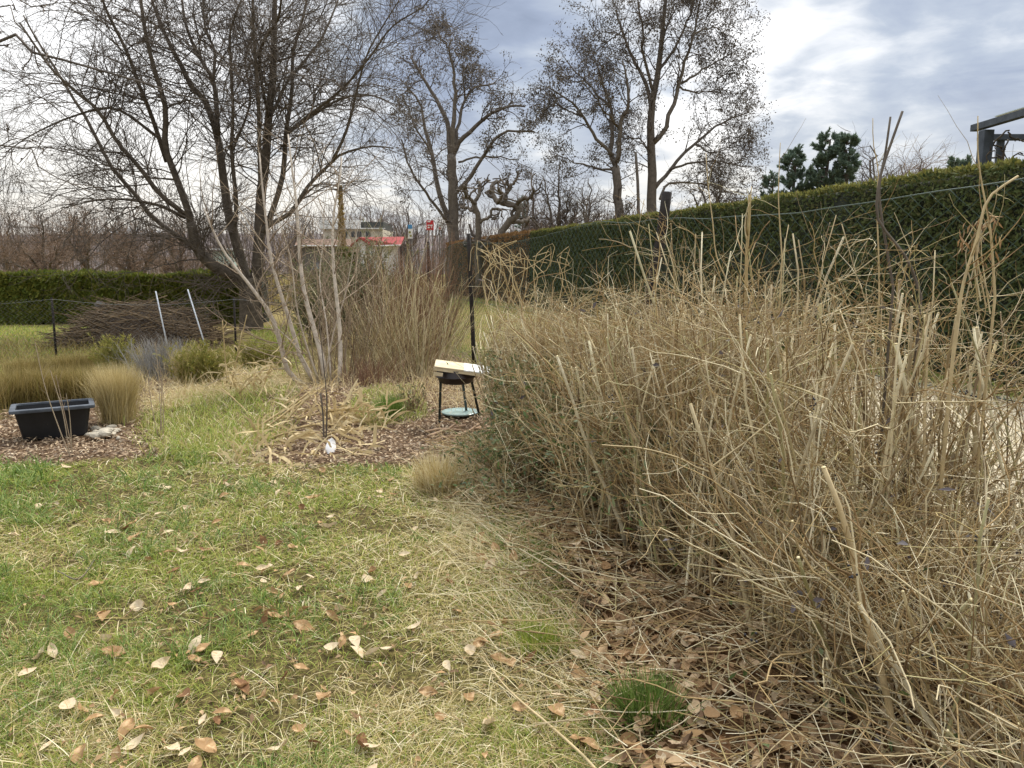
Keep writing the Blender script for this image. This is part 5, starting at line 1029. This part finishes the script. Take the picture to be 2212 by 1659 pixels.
o = thing('brush_pile', 'big brown heap of cut brushwood in front of the low hedge', 'brush pile', c_); m = MB(); m.tubes(clampz(np.stack(out, 1)), rng.uniform(.005, .014, n)[:, None]*np.linspace(1, .5, 5)[None], 4); m.build('branches', mat('brushwood', ['#5d4c3a', '#75624a', '#4a3d30', '#8a7558', '#3a3028'])  , o)
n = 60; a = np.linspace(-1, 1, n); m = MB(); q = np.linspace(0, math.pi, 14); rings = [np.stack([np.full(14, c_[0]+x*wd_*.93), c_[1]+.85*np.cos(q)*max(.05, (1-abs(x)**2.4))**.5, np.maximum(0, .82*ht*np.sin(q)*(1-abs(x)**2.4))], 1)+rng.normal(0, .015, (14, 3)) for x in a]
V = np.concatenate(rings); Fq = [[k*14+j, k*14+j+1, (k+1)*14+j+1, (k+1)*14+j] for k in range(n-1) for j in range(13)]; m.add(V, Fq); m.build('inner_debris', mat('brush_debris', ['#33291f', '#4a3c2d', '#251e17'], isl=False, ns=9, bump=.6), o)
for (a, b_, lab) in [((336, 629), (349, 690), 'left one of two pale stakes stuck in the brush pile'), ((405, 625), (433, 715), 'right and longer one of two pale stakes in the brush pile')]:
    m = MB(); pa, pb = W(*a, c_[1]-.7), W(*b_, c_[1]-.85); dd = nrm(pb-pa); m.tube([pa, pb, pb+dd*max(0.05, (pb[2]+.05)/max(.2, -dd[2]))], .014, 8); tag(m.build('garden_stake', M['stake'], loc=pb*[1, 1, 0]), lab, 'stake', 'pale stakes in the brush pile')
o = thing('wooden_post', 'weathered grey post with a knobbed top behind the left shoulder of the brush pile', 'post', (W(215, 660, c_[1]+.5)[0], c_[1]+.5, 0)); b = ROOT[o.name]; zt = W(215, 652, c_[1]+.5)[2]
m = MB(); m.tube([b, b+[0, 0, zt-.12]], [.075, .065], 9, 5); m.build('shaft', M['log'], o); m = MB(); m.tube([b+[0, 0, zt-.12], b+[0, 0, zt-.1], b+[.01, 0, zt-.03], b+[.01, 0, zt+.02]], [.07, .10, .095, .05], 9); m.build('cap', M['oldwood'], o)
fo = thing('old_wire_fence', 'sagging grey wire fence at the left edge behind the brown grasses', 'fence', (-6.5, 12.2, 0))
lineL = lambda y: 0*y
def leftmesh():
    nw = 62; cell = .085; rows = 26; k = np.arange(rows); P = []
    for w in range(nw):
        s = -10.5+w*cell*1.05+np.where(k % 2 == 0, -.5, .5)*cell; z = k*cell/2+.02-.08*abs(math.sin(w*.11)); P.append(np.stack([s, 12.2+.08*np.sin(s*2)+np.where(k % 2 == 0, .004, -.004), np.maximum(z, .01)], 1))
    m = MB(); m.tubes(np.array(P), np.full((nw, rows), .0026), 4); m.build('wire_mesh', M['greywire'], fo)
    m = MB(); xs_ = np.linspace(-10.5, -3.9, 40); m.tube(np.stack([xs_, 12.2+.08*np.sin(xs_*2), 1.08-.10*np.abs(np.sin((xs_+10.5)*1.05))], 1), .0022, 5); m.build('top_wire', M['greywire'], fo)
    for x in (-10.4, -7.6, -4.6):
        m = MB(); m.tube([[x, 12.25, -.05], [x+.02, 12.25, 1.1]], .018, 8); m.build('post', M['darkwood'], fo)
leftmesh()

# ------------------------------------------------------------------ pergola behind the tall hedge at right
PX_, PY_ = 7.15, 11.6; PZ = W(2107, 266, PY_)[2]
o = thing('pergola', 'dark timber pergola corner rising above the hedge at the right edge', 'pergola', (PX_+1.5, PY_-1, 0))
for (x, y, w) in ((PX_, PY_, .15), (PX_+.45, PY_+.35, .085), (PX_+2.4, PY_+.3, .15), (PX_+.0, PY_-4.2, .15)):
    m = MB(); m.box([x, y, (PZ-.1)/2], [w, w, PZ-.1]); m.build('post', M['pergola'], o, False, bevel=.006)
m = MB(); m.box([PX_-.02, PY_-2.2, PZ-.02], [.11, 5.0, .10]); m.build('beam', M['pergola'], o, False, bevel=.006)
m = MB(); m.box([PX_+1.68, PY_+.32, PZ-.15], [3.2, .09, .09]); m.build('beam', M['pergola'], o, False, bevel=.006)
for k in range(3):
    m = MB(); m.box([PX_+1.4, PY_-.9-k*1.2, PZ+.02], [2.7, .06, .07]); m.build('rafter', M['pergola'], o, False, bevel=.004)
m = MB(); m.box([PX_+1.3, PY_-1.2, PZ+.10], [2.4, 2.4, .012]); m.build('roof_panel', M['panel'], o, False)
m = MB()
for k in range(5): m.tube([[PX_+.1, PY_+.36, 2.7+k*.17], [PX_+3, PY_+.36, 2.7+k*.17]], .003, 4)
for k in range(9): m.tube([[PX_+.1+k*.28, PY_+.36, 2.4], [PX_+.1+k*.28, PY_+.36, PZ-.24]], .003, 4)
m.build('trellis_wires', M['greywire'], o)
Ls = [limb(a, 11.55, r0, r1, 0, 14, .012) for a, r0, r1 in [([(2128, 370), (2132, 335), (2150, 310), (2172, 285), (2180, 280)], .018, .012), ([(2132, 335), (2160, 345), (2178, 355), (2200, 330), (2212, 335)], .014, .01), ([(2150, 372), (2166, 350), (2170, 325), (2178, 300)], .017, .011), ([(2178, 285), (2195, 300), (2230, 305)], .013, .008), ([(2140, 310), (2165, 320), (2175, 345)], .012, .008)]]
tree('grape_vine', 'knotted old vine twisting through the pergola trellis', (PX_+.2, 11.55), Ls, 'bark', 'darktwig', [dict(n=3, t=(.2, 1), L=(.04, .12), ang=(40, 80), K=5, rr=.7, rmin=.006, wig=.3, tip=.9, S=5)], cat='vine')

# ------------------------------------------------------------------ near fruit tree just outside the left edge, its branches reach in
tb = np.array([-5.6, 5.6, 0]); L = [(resamp([tb, tb+[.05, 0, .9], tb+[.0, .05, 1.9], tb+[.1, 0, 2.9]], 14), np.linspace(.11, .06, 14))]
def reach(uvs, Y, r0, r1, z0):
    pts = [tb+[.03, 0, z0]]+[W(a, b_, Y) for a, b_ in uvs]; p = resamp(pts, 20); return p, np.linspace(r0, r1, 20)
L += [reach([(0, 87), (60, 110), (133, 128), (217, 152), (317, 180), (367, 200), (467, 220), (510, 230)], 5.4, .02, .003, 2.3), reach([(0, 313), (93, 370), (187, 410), (233, 430), (300, 440)], 5.6, .013, .002, 2.0), reach([(-20, -20), (33, 5), (100, 15), (150, -20)], 5.3, .013, .003, 2.7), reach([(-30, 330), (20, 300), (70, 305)], 5.5, .012, .003, 1.9), reach([(-40, 20), (20, 40), (45, 60), (60, 75)], 5.5, .012, .004, 2.5)]
tree('fruit_tree', 'near fruit tree branches reaching in from the left edge across the sky', tb, L, 'greybark', 'darktwig', [dict(n=9, t=(.35, 1), L=(.05, .22), ang=(40, 80), K=6, rr=.5, rmin=.003, rmax=.006, wig=.2, tip=.9, S=5), dict(n=4, t=(.5, 1), L=(.01, .03), ang=(40, 80), K=3, rr=1., rmin=.004, tip=1., S=5)])
